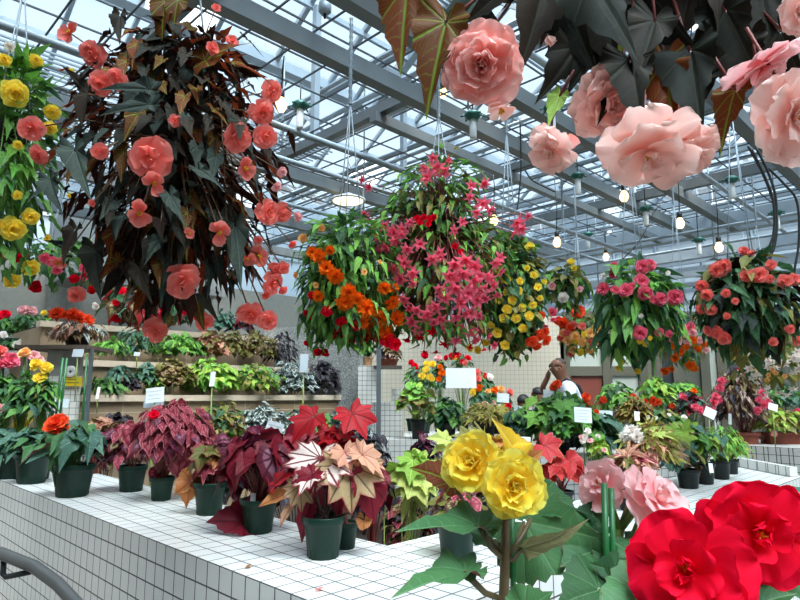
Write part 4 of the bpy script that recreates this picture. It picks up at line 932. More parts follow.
# ================================================================ TERRACES
def Yv(px, v): return v * S2 / (1 - (px - 400) / F)
rows = [
 (5.26, .90, [('blackish', 117, 426, 14, 10, 'heart', ('rexblack',), 60, .09, 'nearly black begonia at the foot of the terraces beside the peach leaved one'),
   ('', 146, 428, 14, 8, 'heart', ('rexbrown', 'rexblack'), 40, .10, 'brownish begonia at the foot of the terraces behind the crimson one'),
   ('', 218, 420, 22, 16, 'heart', ('darkgreen', 'rexgreenred', 'olive'), 110, .10, 'dark green and bronze begonia at the foot of the terraces under the narrow white sign'),
   ('', 241, 437, 12, 8, 'heart', ('bright', 'lime'), 36, .10, 'bright green begonia low at the foot of the terraces behind the burgundy one'),
   ('', 261, 425, 22, 16, 'heart', ('rexsilver',), 100, .12, 'silver leaved rex begonia at the foot of the terraces left of the tilted white sign'),
   ('', 297, 424, 14, 12, 'heart', ('bluegreen', 'rexsilver'), 40, .12, 'pale blue green begonia at the foot of the terraces behind the tilted sign'),
   ('', 318, 424, 14, 10, 'heart', ('bluegreen', 'midgreen'), 40, .11, 'grey green begonia at the foot of the terraces between the scarlet leaves'),
   ('', 338, 426, 13, 14, 'heart', ('rexblack', 'rexsilver'), 60, .10, 'purple grey begonia at the foot of the terraces behind the scarlet leaves'),
   ('', 363, 422, 14, 16, 'heart', ('rexblack',), 70, .10, 'black leaved begonia at the right end of the terrace foot beside the granite slab'),
   ('', 380, 436, 14, 14, 'narrow', ('bright', 'lime', 'midgreen'), 60, .12, 'feathery light green plant at the right end of the terrace foot')]),
 (5.62, 1.33, [('', 104, 386, 16, 8, 'narrow', ('midgreen', 'darkgreen'), 60, .13, 'narrow leaved green plant at the left end of the lower terrace'),
   ('', 120, 374, 11, 8, 'narrow', ('bluegreen',), 34, .12, 'blue green spiky plant on the lower terrace near its left end'),
   ('', 128, 385, 10, 7, 'heart', ('rexblack',), 34, .08, 'tiny black leaved begonia on the lower terrace left of centre'),
   ('', 147, 376, 9, 12, 'heart', ('bluegreen', 'darkgreen'), 40, .09, 'small blue green begonia on the lower terrace left of the reddish one'),
   ('', 154, 387, 9, 6, 'heart', ('lime', 'bright'), 24, .08, 'small lime green begonia on the lower terrace above the white signs'),
   ('', 172, 376, 20, 14, 'round', ('rexbrown', 'rexgreenred', 'olive'), 110, .085, 'reddish brown round leaved begonia in the middle of the lower terrace'),
   ('', 209, 378, 24, 16, 'heart', ('bright', 'lime'), 90, .12, 'fresh light green begonia on the lower terrace behind the narrow white sign'),
   ('', 252, 380, 24, 14, 'heart', ('lime', 'olive', 'midgreen'), 110, .10, 'yellowish green begonia on the lower terrace right of the fresh green one'),
   ('', 293, 379, 19, 16, 'heart', ('rexsilver',), 90, .11, 'silver and black rex begonia on the lower terrace below the tall white sign'),
   ('', 324, 379, 15, 17, 'heart', ('rexblack',), 90, .10, 'dark purple black begonia at the right end of the lower terrace')]),
 (5.98, 1.64, [('', 112, 348, 16, 8, 'narrow', ('midgreen', 'bright'), 50, .12, 'spreading green plant at the left end of the middle terrace'),
   ('', 138, 343, 17, 13, 'narrow', ('bluegreen', 'darkgreen'), 70, .12, 'blue green plant on the middle terrace under the red drooping leaves'),
   ('', 174, 346, 20, 11, 'heart', ('bright', 'midgreen'), 80, .10, 'fresh green low begonia in the middle of the middle terrace'),
   ('', 195, 349, 10, 8, 'heart', ('midgreen',), 34, .09, 'small green begonia right of the fresh green one on the middle terrace'),
   ('', 213, 345, 13, 14, 'maple', ('rexgreenred', 'peachleaf'), 60, .09, 'peach and green begonia on the middle terrace left of the bronze ones'),
   ('', 232, 346, 12, 14, 'heart', ('rexgreenred', 'olive'), 60, .09, 'olive and bronze begonia on the middle terrace right of the peach one'),
   ('', 257, 347, 16, 14, 'heart', ('rexbrown', 'olive'), 90, .09, 'brown green begonia on the middle terrace left of the black leaved one'),
   ('', 281, 350, 13, 15, 'narrow', ('rexblack',), 60, .13, 'black narrow leaved begonia at the right end of the middle terrace')]),
 (6.4, 2.0, [('', 128, 316, 14, 8, 'heart', ('darkgreen', 'bluegreen'), 40, .10, 'dark green plant at the left of the top terrace'),
   ('', 190, 316, 16, 9, 'heart', ('darkgreen', 'rexbrown'), 46, .10, 'brownish green plant in the middle of the top terrace'),
   ('', 222, 322, 10, 11, 'heart', ('bluegreen',), 40, .10, 'pale blue green begonia on the top terrace below the coral basket'),
   ('', 240, 325, 12, 9, 'heart', ('rexblack', 'rexdark'), 50, .09, 'dark wine begonia at the right end of the top terrace')])]
for v, z, items in rows:
    for _, px, py, rx, ry, k, m, n, s, lab in items:
        potted(lab, None, (px, py, rx, ry), k, lf(*m), n, s, stem='brown', z=z, Y=Yv(px, v + .02), name='bedding_begonia')
# ================================================================ LEFT STAND AND SHELF
zs = at(70, 346.5, 4.95).z
potted('begonia with pointed pinkish leaves and orange red flowers on the grey stand', (78, 0, 26, 10), (78, 335, 28, 11), 'angel', lf('pinkrex', 'rexbrown', 'rexsilver', 'peachleaf'), 70, .10, F_('dahlia', 'scarlet', [(57, 314, 9), (73, 315, 8), (87, 321, 8), (80, 318, 8), (64, 316, 7)]), stem='red', z=zs, Y=5.0, droop=.7, potmat=M_bask)
# display table behind the stand
Yd = 6.0; zd = at(10, 352, Yd).z
b = MB(); a0, a1 = at(-40, 352, Yd), at(44, 352, Yd); b.box((a0.x, Yd - .2, zd - .04), (a1.x, Yd + 1.2, zd))
for x in (a0.x + .03, a1.x - .07):
    for y in (Yd - .18, Yd + 1.14): b.box((x, y, 0), (x + .04, y + .04, zd - .04))
tag(b.build('display_table', [plain('table_grey', C(150, 146, 138), .6)], None, False), 'grey table at the far left carrying white and blush flowers behind the stand', 'table')
for lab, px, py, rx, ry, fl in (
    ('white flowered begonia at the front of the table on the far left', 16, 346, 16, 6, F_('rose', 'white', [(22, 344, 7), (16, 345, 5), (28, 345, 5), (3, 335, 6)])),
    ('blush pink flowered begonia on the table on the far left', 27, 328, 18, 14, F_('rose', 'blush', [(23, 310, 7), (32, 311, 7), (28, 309, 5)])),
    ('red flowered begonia on the table cut by the left edge', 2, 328, 14, 12, F_('rose', 'red', [(5, 314, 7), (-2, 317, 6)])),
    ('small yellow flowered begonia on the table beside the blush one', 46, 332, 8, 16, F_('small', 'yellow', [(44, 313, 5)]))):
    potted(lab, (px, 0, 18, 14), (px, py, rx, ry), 'angel', lf('darkgreen', 'midgreen'), 60, .11, fl, z=zd, Y=Yd + .1 + (.4 if py < 345 else 0))
# ================================================================ FAR MIDDLE BENCH
potted('pale green broad leaved begonia in a black pot on the far middle bench', (418, 440, 15, 19), (417, 405, 21, 19), 'round', lf('lime', 'rexgreenred', 'bright'), 26, .15, z=.95, Y=5.75, potmat=M_potk, stem='lime')
potted('dark green bushy begonia right of the pale green one on the far middle bench', (447, 0, 20, 16), (448, 418, 19, 18), 'heart', lf('midgreen', 'darkgreen', 'bluegreen'), 60, .14, z=.95, Y=5.9, potmat=M_potk)
potted('yellowish brown finely cut begonia behind the yellow flowers', (486, 0, 20, 16), (488, 420, 28, 14), 'palm', lf('yellowgreen', 'olive'), 60, .14, z=.95, Y=5.8, stem='brown', potmat=M_potk)
for lab, px, py, rx, ry, Yq, fl in (
    ('yellow flowered tuberous begonia left of the blank white sign', 424, 380, 13, 22, 6.6, F_('rose', 'yellow', [(427, 364, 5), (433, 364, 5), (426, 370, 5), (422, 376, 5), (430, 377, 5), (432, 379, 4)])),
    ('red flowered tuberous begonia at the left end of the far flower group', 413, 378, 10, 18, 7.0, F_('rose', 'red', [(415, 366, 5), (417, 370, 4), (425, 355, 5), (411, 362, 4)])),
    ('pink flowered tuberous begonia just above the left corner of the blank white sign', 440, 372, 9, 20, 6.9, F_('rose', 'blush', [(438, 358, 5)]) + F_('rose', 'orange', [(440, 367, 4), (442, 373, 5), (439, 379, 4)])),
    ('red tuberous begonias behind the top of the blank white sign', 462, 368, 14, 18, 7.0, F_('rose', 'red', [(452, 356, 5), (459, 356, 5), (468, 358, 5), (463, 362, 4), (446, 358, 4)]) + F_('small', 'yellow', [(455, 358, 5)])),
    ('coral flowered tuberous begonia at the right edge of the blank white sign', 478, 384, 9, 20, 6.8, F_('rose', 'coral', [(477, 372, 5), (478, 379, 5), (465, 363, 4)])),
    ('red and white tuberous begonia right of the blank white sign', 487, 384, 9, 16, 6.9, F_('rose', 'red', [(484, 376, 5)]) + F_('rose', 'white', [(490, 377, 5)])),
    ('orange tuberous begonia right of the blank white sign', 482, 400, 9, 16, 6.3, F_('rose', 'orange', [(479, 388, 5)]) + F_('rose', 'yellow', [(473, 392, 5)]) + F_('rose', 'blush', [(484, 404, 4)])),
    ('apricot and orange tuberous begonia left of the grey sign in the far group', 496, 402, 11, 14, 6.5, F_('rose', 'orange', [(495, 390, 5)]) + F_('rose', 'apricot', [(501, 389, 5), (488, 391, 4)]) + F_('rose', 'blush', [(490, 404, 5), (493, 403, 4)])),
    ('coral and red tuberous begonia beside the dark haired person', 507, 404, 8, 14, 6.3, F_('rose', 'coral', [(510, 392, 5)]) + F_('rose', 'red', [(508, 406, 5)]) + F_('rose', 'white', [(499, 407, 4)]))):
    potted(lab, (px, 0, 14, 12), (px, py + 8, rx, ry), 'angel', lf('darkgreen', 'midgreen', 'bluegreen'), 50, .10, fl, z=.95, Y=Yq)
potted('dark rex begonia with pointed leaves on the small shelf beside the granite slab', (389, 0, 20, 8), (390, 354, 13, 10), 'angel', lf('rexblack', 'rexbrown', 'pinkrex'), 50, .10, (), stem='red', z=at(388, 367, 6.45).z, Y=6.45, potmat=M_terra)
potted('green begonia in a pale clay pot at the right of the granite slab', (368, 0, 11, 9), (368, 350, 10, 9), 'angel', lf('midgreen', 'darkgreen'), 30, .10, (), z=at(376, 366, 6.7).z, Y=6.7, potmat=M_tpot)
# ================================================================ RIGHT SIDE
zB = .85
potted('broad green begonia with orange flowers in front of the man at the door', (562, 457, 18, 11), (561, 424, 36, 24), 'maple', lf('midgreen', 'bright', 'midgreen', 'darkgreen'), 90, .17, F_('rose', 'scarlet', [(557, 384, 6), (553, 387, 5), (586, 397, 6), (587, 404, 5), (596, 412, 4)]), z=zB, Y=5.3, potmat=M_potk)
potted('blue green small leaved begonia beside the grey sign and the dark haired person', (521, 0, 16, 12), (521, 424, 17, 14), 'heart', lf('bluegreen', 'midgreen'), 60, .10, z=zB, Y=5.4, potmat=M_potk)
potted('dark green glossy begonia behind the square white sign', (601, 0, 20, 14), (604, 436, 22, 18), 'angel', lf('darkgreen', 'bluegreen'), 60, .16, z=zB, Y=5.3, potmat=M_potk)
for lab, px, py, rx, ry, Yq, k, m, s, fl in (
    ('green begonia with orange flowers below the pale door panes', 617, 402, 22, 17, 5.9, 'angel', ('midgreen', 'bright', 'darkgreen'), .12, F_('rose', 'scarlet', [(603, 400, 5), (633, 397, 5), (637, 400, 4), (628, 404, 3)])),
    ('light green begonia with a row of scarlet flowers in the right far group', 656, 398, 18, 19, 6.2, 'angel', ('bright', 'lime', 'midgreen'), .13, F_('rose', 'scarlet', [(645, 402, 5), (651, 404, 5), (658, 402, 5), (653, 399, 4), (672, 406, 4)])),
    ('dark leaved begonia with red pink flowers behind the slanted white card', 690, 408, 20, 15, 6.2, 'heart', ('rexblack', 'bluegreen', 'rexdark'), .11, F_('rose', 'rosepink', [(683, 397, 5), (695, 407, 5), (700, 410, 5), (714, 402, 6), (716, 396, 5), (713, 410, 4)]) + F_('rose', 'orange', [(694, 391, 4)])),
    ('low green begonia below the olive door panel in the right far group', 680, 392, 20, 8, 6.8, 'heart', ('midgreen', 'bright'), .10, []),
    ('olive green begonia in front of the light green one on the far right bench', 660, 424, 26, 12, 5.7, 'heart', ('olive', 'midgreen', 'darkgreen'), .11, F_('small', 'white', [(648, 417, 3), (656, 418, 3), (684, 417, 4), (669, 415, 3)])),
    ('bronze spiky begonia left of the small white tag on the far right bench', 634, 415, 16, 14, 5.7, 'palm', ('rexgreenred', 'yellowgreen'), .15, []),
    ('green begonia at the right end of the far bench behind the yellowish one', 786, 402, 20, 14, 6.9, 'heart', ('midgreen', 'bluegreen', 'darkgreen'), .12, F_('rose', 'rosepink', [(798, 412, 5)]))):
    potted(lab, (px, 0, 18, 12), (px, py, rx, ry), k, lf(*m), 70, s, fl, z=zB, Y=Yq, potmat=M_potk)
def trough(px0, px1, Yq, hpx):
    def f(root, fo, stm, c, base):
        a0, a1 = at(px0, 400, Yq), at(px1, 400, Yq); h = hpx * Yq / F; b = MB()
        b.box((a0.x + .02, Yq - .09, .85), (a1.x - .02, Yq + .09, .85 + h * .8)); b.box((a0.x, Yq - .11, .85 + h * .78), (a1.x, Yq + .11, .85 + h))
        b.build('trough', [M_terra], root, False)
    return f
potted('tall pinkish rex begonia with rose flowers above a terracotta trough at the right', None, (741, 405, 26, 32), 'angel', lf('pinkrex', 'rexbrown', 'pinkrex', 'rexblack'), 170, .14, F_('dahlia', 'rosepink', [(743, 362, 7), (739, 367, 6), (722, 381, 6), (720, 388, 6), (752, 379, 6), (756, 376, 5), (762, 393, 6), (759, 400, 5), (764, 405, 6), (757, 410, 6), (767, 402, 5), (756, 412, 5), (719, 400, 5), (745, 368, 5)]), stem='red', z=zB, Y=6.5, droop=.8, extra=trough(730, 752, 6.5, 11))
potted('yellowish green begonia spilling over a terracotta trough at the right edge', None, (777, 424, 26, 13), 'heart', lf('yellowgreen', 'olive', 'lime'), 100, .12, F_('rose', 'blush', [(757, 436, 5), (762, 438, 4), (774, 434, 4)]), stem='lime', z=zB, Y=6.5, extra=trough(760, 800, 6.5, 11))
# on the right arm of the near bench
def pb(px, py, w, h): return (px, py, w, h)
potted('grey green begonia in the front left of the four black pots on the right arm', (689, 488, 23, 18), (678, 462, 24, 14), 'heart', lf('bluegreen', 'olive', 'rexbrown'), 60, .085, potmat=M_potk, droop=.6)
potted('begonia with a lime leaf in the second black pot on the right arm', (706, 484, 19, 20), (700, 447, 20, 17), 'heart', lf('bluegreen', 'midgreen', 'rexbrown', 'lime'), 50, .08, potmat=M_potk, extra=X((684, 432, 700, 450, 'maple', 3, 1.3), (680, 434, 668, 450, 'maple', 3, 1.2), (720, 440, 716, 452, 'heart', 0)))
potted('fine stemmed light green begonia in the third black pot on the right arm', (722, 479, 18, 18), (722, 447, 22, 18), 'narrow', lf('bright', 'lime', 'midgreen'), 150, .065, potmat=M_potk, stem='lime', droop=.7)
potted('small green begonia in the rearmost of the four black pots on the right arm', (732, 474, 14, 14), (738, 450, 12, 12), 'narrow', lf('bright', 'yellowgreen'), 60, .065, potmat=M_potk, stem='lime')
potted('finger leaved green and rust begonia with a white flower head behind the pink flowers', (646, 497, 24, 22), (650, 449, 30, 20), 'palm', lf('rexgreenred', 'yellowgreen', 'peachleaf', 'palestar'), 64, .10, F_('dahlia', 'white', [(632, 433, 10), (637, 437, 7), (626, 436, 7)]), stem='red', potmat=M_potk)
potted('rust and pink finger leaved begonia just below the white flower head', (630, 510, 24, 22), (632, 470, 22, 16), 'palm', lf('peachleaf', 'rexgreenred', 'rexpink'), 40, .10, (), stem='red', potmat=M_potk)
potted('small begonia with white and pink blossoms and lime leaves near the square white sign', (596, 496, 22, 18), (600, 452, 11, 10), 'heart', lf('lime', 'palestar'), 26, .06, F_('small', 'white', [(585, 437, 4), (588, 431, 4), (583, 441, 4), (598, 436, 3)]) + F_('small', 'blush', [(590, 441, 4), (581, 437, 3), (604, 450, 3), (617, 456, 4)]), potmat=M_tpot)
potted('begonia with red cupped leaves standing behind the right side of the yellow flowers', (562, 512, 24, 20), (562, 470, 22, 12), 'heart', lf('redcup',), 9, .085, stem='red', potmat=M_potk,
       extra=X((544, 446, 566, 456, 'maple', 0, 1.15), (556, 466, 580, 474, 'maple', 0, 1), (552, 470, 540, 482, 'maple', 0, 1), (568, 462, 585, 488, 'heart', 0, 1)))
potted('begonia with golden yellow pointed leaves just behind the yellow flowers', (492, 530, 26, 24), (498, 452, 20, 12), 'angel', lf('goldleaf', 'olive', 'orangeleaf'), 8, .09, stem='brown',
       extra=X((520, 458, 495, 418, 'wing', 0, 1.1), (508, 446, 532, 441, 'wing', 0, 1.1), (470, 440, 455, 432, 'maple', 1), (530, 460, 540, 448, 'heart', 2), (484, 436, 470, 424, 'palm', 1)))
# ================================================================ FOREGROUND PLANTS
def big(label, foot, leaves, flowers, stem, stemmat, Yc, ex=None):
    bp = Vector((foot[0], foot[1], .78)); root = thing('potted_begonia', bp, label, 'potted plant'); pr, ph = .075, .13
    Mp = Matrix(((pr, 0, 0), (0, pr, 0), (0, 0, ph))); inst(potmesh(M_pot), 'pot', root, bp, Mp); inst(_SOIL, 'soil', root, bp, Mp)
    fo, stm = MB(), MB()
    for (bx, by, yb, tx, ty, yt, k, s, w, nn) in leaves:
        b_, t_ = at(bx, by, yb), at(tx, ty, yt)
        lbt(fo, b_, t_, nn, k, w, R.randrange(4), s)
        c_ = at(stem[1][0], stem[1][1], stem[1][2]) if by < stem[1][1] else at(*stem[0])
        stm.tube([c_, c_.lerp(b_, .5) + Vector((0, 0, -.008)), b_], .0042, .003, 8)
    pts = [bp + Vector((0, 0, .1))] + [at(*p) for p in stem]
    stm.tube(pts, .0085, .0065, 10)
    for (k, colr, x, y, r, yy, fc) in flowers:
        p = at(x, y, yy); f = (EYE - p).normalized() + Vector(fc)
        flower(root, k, colr, p, r * yy / F, f, True)
        e = at(*stem[-1]); q = p - f.normalized() * .012
        stm.tube([e, e.lerp(q, .6) + Vector((0, .008, .004)), q], .0055, .004, 8)
    if ex: ex(root)
    fo.build('foliage', lf('bigdark', 'bronze', 'darkgreen', 'bluegreen', 'rexpink', 'palecurl'), root); stm.build('stems', [stemmat], root)
    return root
big('yellow tuberous begonia with two large double flowers in the foreground', (.155, .93), [
    (478, 526, .92, 398, 521, .86, 'wing', 0, .85, (.1, -.42, 1)), (480, 526, .93, 492, 502, 1.0, 'wing', 0, 1.2, (-.2, -.7, 1)), (466, 572, .90, 392, 586, .82, 'wing', 0, .85, (0, -.28, 1)), (464, 574, .9, 484, 556, .93, 'wing', 0, 1.2, (.1, -.5, 1)),
    (524, 522, .98, 612, 536, .93, 'angel', 0, 1.5, (-.1, -1, .38)), (522, 548, .93, 585, 535, .87, 'narrow', 5, .75, (.1, -1, -.2)), (525, 612, .86, 552, 588, .84, 'heart', 0, 1.4, (0, -.8, .8)), (452, 482, 1.0, 412, 462, 1.0, 'angel', 1, 1.2, (.1, -.8, .8)), (540, 500, 1.0, 560, 470, 1.05, 'heart', 0, 1.2, (0, -.8, .6)), (495, 540, .98, 470, 505, 1.05, 'angel', 0, 1.1, (0, -.8, .7))],
    [('rose', 'yellow', 473, 463, 33, .93, (-.3, 0, .25)), ('rose', 'yellow', 513, 486, 34, .88, (.15, 0, -.05))], [(504, 600, .93), (505, 560, .93), (506, 520, .935)], plain('stem_thick', C(100, 84, 54), .45, 0, .2, 40), .93,
    ex=lambda root: MB().tube([at(512, 500, .965), at(514, 640, .95)], .0045, None, 8).build('stake', [M_bamboo], root))
big('bright red tuberous begonia with very large ruffled flowers in the lower right foreground', (.40, .72), [
    (650, 600, .72, 590, 600, .70, 'heart', 0, 1.2, (0, -.6, 1)), (640, 560, .78, 612, 536, .8, 'heart', 2, 1.2, (-.3, -.8, .6)), (700, 620, .68, 740, 590, .66, 'heart', 2, 1.2, (0, -.7, .8)), (740, 610, .70, 800, 585, .68, 'heart', 2, 1.2, (0, -.6, .8)), (790, 560, .76, 815, 540, .74, 'heart', 2, 1.1, (0, -.7, .7)),
    (820, 510, .86, 786, 476, .9, 'angel', 3, 1.1, (-.4, -.8, .6)), (760, 500, .82, 810, 492, .8, 'narrow', 0, 1.6, (0, -.5, 1)), (780, 580, .78, 810, 600, .74, 'heart', 2, 1.2, (0, -.6, .8))],
    [('open', 'red', 688, 570, 53, .68, (-.15, 0, .0)), ('open', 'red', 758, 532, 50, .71, (.2, 0, -.1)), ('ruffle', 'rosepink', 797, 518, 14, .86, (.3, 0, 0))], [(700, 660, .74), (715, 620, .76), (722, 590, .77)], M_stem['green'], .7,
    ex=lambda root: [MB().tube([at(x, y, .86), at(x + 4, 660, .84)], .005, None, 8).build('stake', [M_bamboo], root) for x, y in ((704, 516), (698, 519))])
big('blush pink tuberous begonia on green stakes left of the red flowers', (.33, 1.02), [
    (603, 548, .98, 566, 556, .92, 'heart', 0, 1.5, (0, -.8, .7)), (600, 590, .9, 555, 600, .86, 'heart', 2, 1.2, (0, -.7, .8)), (612, 560, .95, 640, 535, .95, 'heart', 0, 1.3, (.2, -.8, .6)), (625, 540, .98, 655, 528, .95, 'narrow', 0, 1.6, (0, -.6, 1)), (600, 520, 1.02, 580, 505, 1.0, 'heart', 2, 1.2, (0, -.8, .7)), (620, 575, .92, 595, 560, .9, 'heart', 2, 1.2, (0, -.8, .6)), (615, 590, .9, 650, 575, .88, 'heart', 2, 1.2, (.2, -.8, .6)), (590, 560, .98, 570, 535, .98, 'angel', 0, 1.2, (-.2, -.8, .6)), (640, 515, 1.0, 660, 530, .98, 'narrow', 2, 1.4, (0, -.6, 1))],
    [('open', 'blush', 601, 484, 25, 1.02, (-.8, 0, .5)), ('open', 'blush', 655, 500, 36, .98, (.9, .2, .5)), ('open', 'blush', 640, 488, 22, 1.03, (.6, .3, 1.2))], [(612, 620, .97), (614, 570, .98), (620, 530, .99)], M_stem['green'], 1.0,
    ex=lambda root: [MB().tube([at(x, y, .95), at(x + 5, 640, .93)], .0048, None, 8).build('stake', [M_bamboo], root) for x, y in ((604, 483), (611, 488))])
# ================================================================ SIGNS
sign('blank white sign board on a green stake in the middle of the far flowers', 461, 378, 30, 20, 5.6, .95, 0, None, 0, .15)
sign('square white sign card on a stake in front of the glossy dark plant', 583, 415, 17, 15, 4.6, .85, .08, None, 4)
sign('small grey sign in front of the dark haired person', 521, 411, 14, 9, 5.4, .85, .25, M_cardg, 2)
sign('small grey sign left of the dark haired person above the tuberous begonias', 503, 398, 12, 9, 6.0, .95, .1, M_cardg, 2)
sign('grey sign held low in front of the second dark haired person', 549, 394, 11, 9, 5.6, .85, 0, M_cardg, 2)
sign('large tilted white sign card near the lower terrace above the crimson begonia', 155, 395, 18, 15, 4.0, .40, -.12, None, 3)
sign('second white card tucked under the large tilted one above the crimson begonia', 154, 402, 20, 11, 4.08, .40, -.05, M_cardg, 0)
sign('narrow white tag on a tall stake in front of the fresh green terrace plant', 212.5, 379, 5, 15, 3.7, .85, 0, None, 0)
sign('tall white tag on a stake in front of the silver terrace begonia', 304, 363, 8, 19, 3.8, .40, 0, M_cardg, 0)
sign('white sign tilted to the left above the burgundy begonia', 273, 432, 17, 20, 3.2, .40, .28, M_card, 4)
sign('white card on a stake right of the white veined begonia', 384, 486, 22, 16, 2.75, .40, -.06, None, 0)
sign('slanted white card in front of the dark begonia with red pink flowers', 710, 413, 11, 10, 5.2, .85, .5, None, 3)
sign('white card above the terracotta troughs at the right', 773, 407, 9, 7, 5.6, .85, .3, None, 2)
sign('narrow white tag leaning beside the tall pinkish rex begonia', 730, 419, 3, 11, 5.6, .85, .2, None, 0)
sign('pale card behind the glossy plant right of the square white sign', 606, 415, 13, 9, 5.4, .85, .06, M_cardg, 2)
sign('white paper panel standing behind the golden leaves', 524, 443, 13, 12, 4.6, .85, .05, None, 0)
sign('small white tag among the orange flowers right of the square sign', 637, 416, 5, 9, 5.5, .85, .1, None, 0)
sign('small white tag on the front edge of the lower terrace at the left', 98, 393, 3, 12, 5.05, 1.2, 0, None, 0)
sign('white plant label stuck in the pot of the burgundy begonia', 253, 499, 5, 11, 2.33, .95, 0, None, 0)
sign('white plant label in the second black pot on the right arm', 711, 468, 4, 9, 3.2, .95, .05, None, 0)
sign('grey card on the middle terrace edge at the left', 137, 354, 6, 4, 5.5, 1.6, .1, M_cardg, 0)
sign('pale card at the top of the grey stand upright', 78, 353, 11, 8, 4.7, 1.3, 0, M_cardg, 0)
sign('small white card among the orange flowers below the door panes', 614, 386, 5, 5, 6.0, .85, 0, None, 0)
sign('white panel leaning behind the top of the pale green begonia stakes', 62, 403, 14, 9, 4.3, .85, .1, M_cardg, 0)
# fallen petals on the bench
for lab, px, py in (('fallen orange petal on the tiles left of the nearest pot', 245, 568), ('fallen pink petal on the tiles in front of the nearest pot', 315, 590)):
    p = on(px, py, .853); b = MB(); b.add(petal(.022, .008, .15, .3, .2, .03, R, 4, 4), rz(R.uniform(0, 6)), p)
    tag(b.build('fallen_petal', [L['orangeleaf'] if 'orange' in lab else pm('coral')]), lab, 'petal')
# ================================================================ LAMPS AND CABLES
M_bulb = emit('bulb_glow', (1.0, .58, .24, 1), 3)
M_lampdisc = emit('lamp_disc_glow', (1.0, .80, .52, 1), 2.5)
M_white = plain('white_fitting', C(224, 226, 226), .4)
M_teal = plain('teal_fitting', C(30, 96, 84), .4)
M_cable = plain('black_cable', C(24, 26, 28), .5)
for lab, px, py, Y, sz in (
    ('glowing bulb just right of the top of the pink basket', 494, 219, 5.0, 1), ('glowing bulb hanging on a black cord above the small green far basket', 557, 241, 5.2, 1),
    ('glowing bulb below the peach flowers left of the pink basket top', 624, 195, 4.6, 1.1), ('glowing bulb between the peach flowers and the salmon basket', 680, 222, 4.8, 1.1),
    ('glowing bulb just above the salmon basket', 719, 246, 5.2, 1.1), ('faint glowing bulb low above the far left of the pink basket', 606, 256, 7.0, 1),
    ('small warm bulb left of the large peach flower', 442, 91, 3.9, .9), ('bright bulb behind the right edge of the coral basket', 281, 103, 3.4, 1.3)):
    p = at(px, py, Y); g = thing('light_bulb', p, lab, 'light bulb')
    b = MB(); b.lathe([(0, -.055), (.02, -.05), (.034, -.025), (.034, -.005), (.022, .02), (.016, .035)], 16, loc=p)
    o = b.build('bulb', [M_bulb], g); o.data.transform(Matrix.Identity(4))
    b = MB(); b.lathe([(.016, .03), (.02, .035), (.02, .08), (.008, .09), (0, .09)], 12, loc=p); b.build('socket', [M_cable], g)
    b = MB(); b.tube([p + Vector((0, 0, .085)), p + Vector((.01, 0, .3)), Vector((p.x, p.y, 3.25))], .004, None, 6); b.build('cord', [M_cable], g)
p = at(348, 200, 5.2); g = thing('ceiling_lamp', p, 'round flat glowing ceiling lamp above the orange basket', 'lamp')
b = MB(); b.lathe([(0, .012), (.13, .012), (.135, .0)], 32, loc=p); b.lathe([(0, -.01), (.125, -.01), (.135, .0)], 32, 0, p); b.build('diffuser', [M_lampdisc], g)
b = MB(); b.lathe([(.135, -.012), (.155, -.012), (.155, .004), (.135, .012)], 32, loc=p); b.build('rim', [M_white], g)
b = MB(); b.lathe([(.03, .012), (.05, .02), (.05, .05), (.03, .06), (0, .06)], 16, loc=p); b.build('housing', [M_galv], g)
b = MB()
for k in range(3): b.tube([p + Vector((.14 * math.cos(k * 2.1), .14 * math.sin(k * 2.1), 0)), Vector((p.x, p.y, p.z + .35))], .003, None, 5)
b.tube([p + Vector((0, 0, .05)), Vector((p.x, p.y, 3.3))], .004, None, 6); b.build('cord', [M_cable], g)
for lab, px, py, Y in (
    ('white tube fitting with a green top hanging under the large peach flower', 473, 128, 3.6), ('white tube fitting with a green top hanging above the single peach bud', 552, 121, 3.6),
    ('white tube fitting with a green top hanging below the lowest peach petals at centre', 578, 186, 4.6), ('white tube fitting with a green top between the two left bulbs of the right half', 646, 218, 5.2),
    ('white tube fitting with a green top left of the salmon basket bulb', 699, 248, 6.0), ('white tube fitting hanging from the pipe right of the coral basket', 300, 118, 3.6),
    ('white tube fitting with a green top left of the pink basket of the right half', 588, 242, 6.4), ('white tube fitting hanging high above the salmon basket', 732, 190, 4.6), ('white tube fitting hanging among the cables at the right edge', 777, 222, 5.2)):
    p = at(px, py, Y); g = thing('hanging_fitting', p, lab, 'ceiling fitting')
    b = MB(); b.lathe([(0, -.07), (.02, -.07), (.022, -.06), (.022, .05), (.016, .06), (0, .06)], 14, loc=p); b.build('tube', [M_white], g)
    b = MB(); b.lathe([(.012, .055), (.035, .06), (.05, .075), (.05, .095), (.03, .11), (0, .11)], 14, loc=p)
    for k in range(6): b.tube([p + Vector((.05 * math.cos(k * 1.05), .05 * math.sin(k * 1.05), .085)), p + Vector((.075 * math.cos(k * 1.05), .075 * math.sin(k * 1.05), .075))], .006, None, 5)
    b.build('cap', [M_teal], g)
    b = MB(); b.tube([p + Vector((0, 0, .1)), Vector((p.x, p.y, 3.3))], .004, None, 6); b.build('cord', [M_cable], g)
p = at(325, 6, 2.9); g = thing('ceiling_sensor', p, 'small grey cylinder with a dark tip hanging at the top edge left of centre', 'ceiling fitting')
b = MB(); b.lathe([(0, .02), (.03, .02), (.034, .0), (.034, -.03), (.02, -.045), (0, -.045)][::-1], 18, loc=p); b.build('body', [M_galv], g)
b = MB(); b.lathe([(0, -.07), (.006, -.07), (.009, -.045)], 10, loc=p); b.build('tip', [M_cable], g)
b = MB(); b.tube([p + Vector((0, 0, .02)), Vector((p.x, p.y, 3.7))], .008, None, 8); b.build('rod', [M_galv], g)
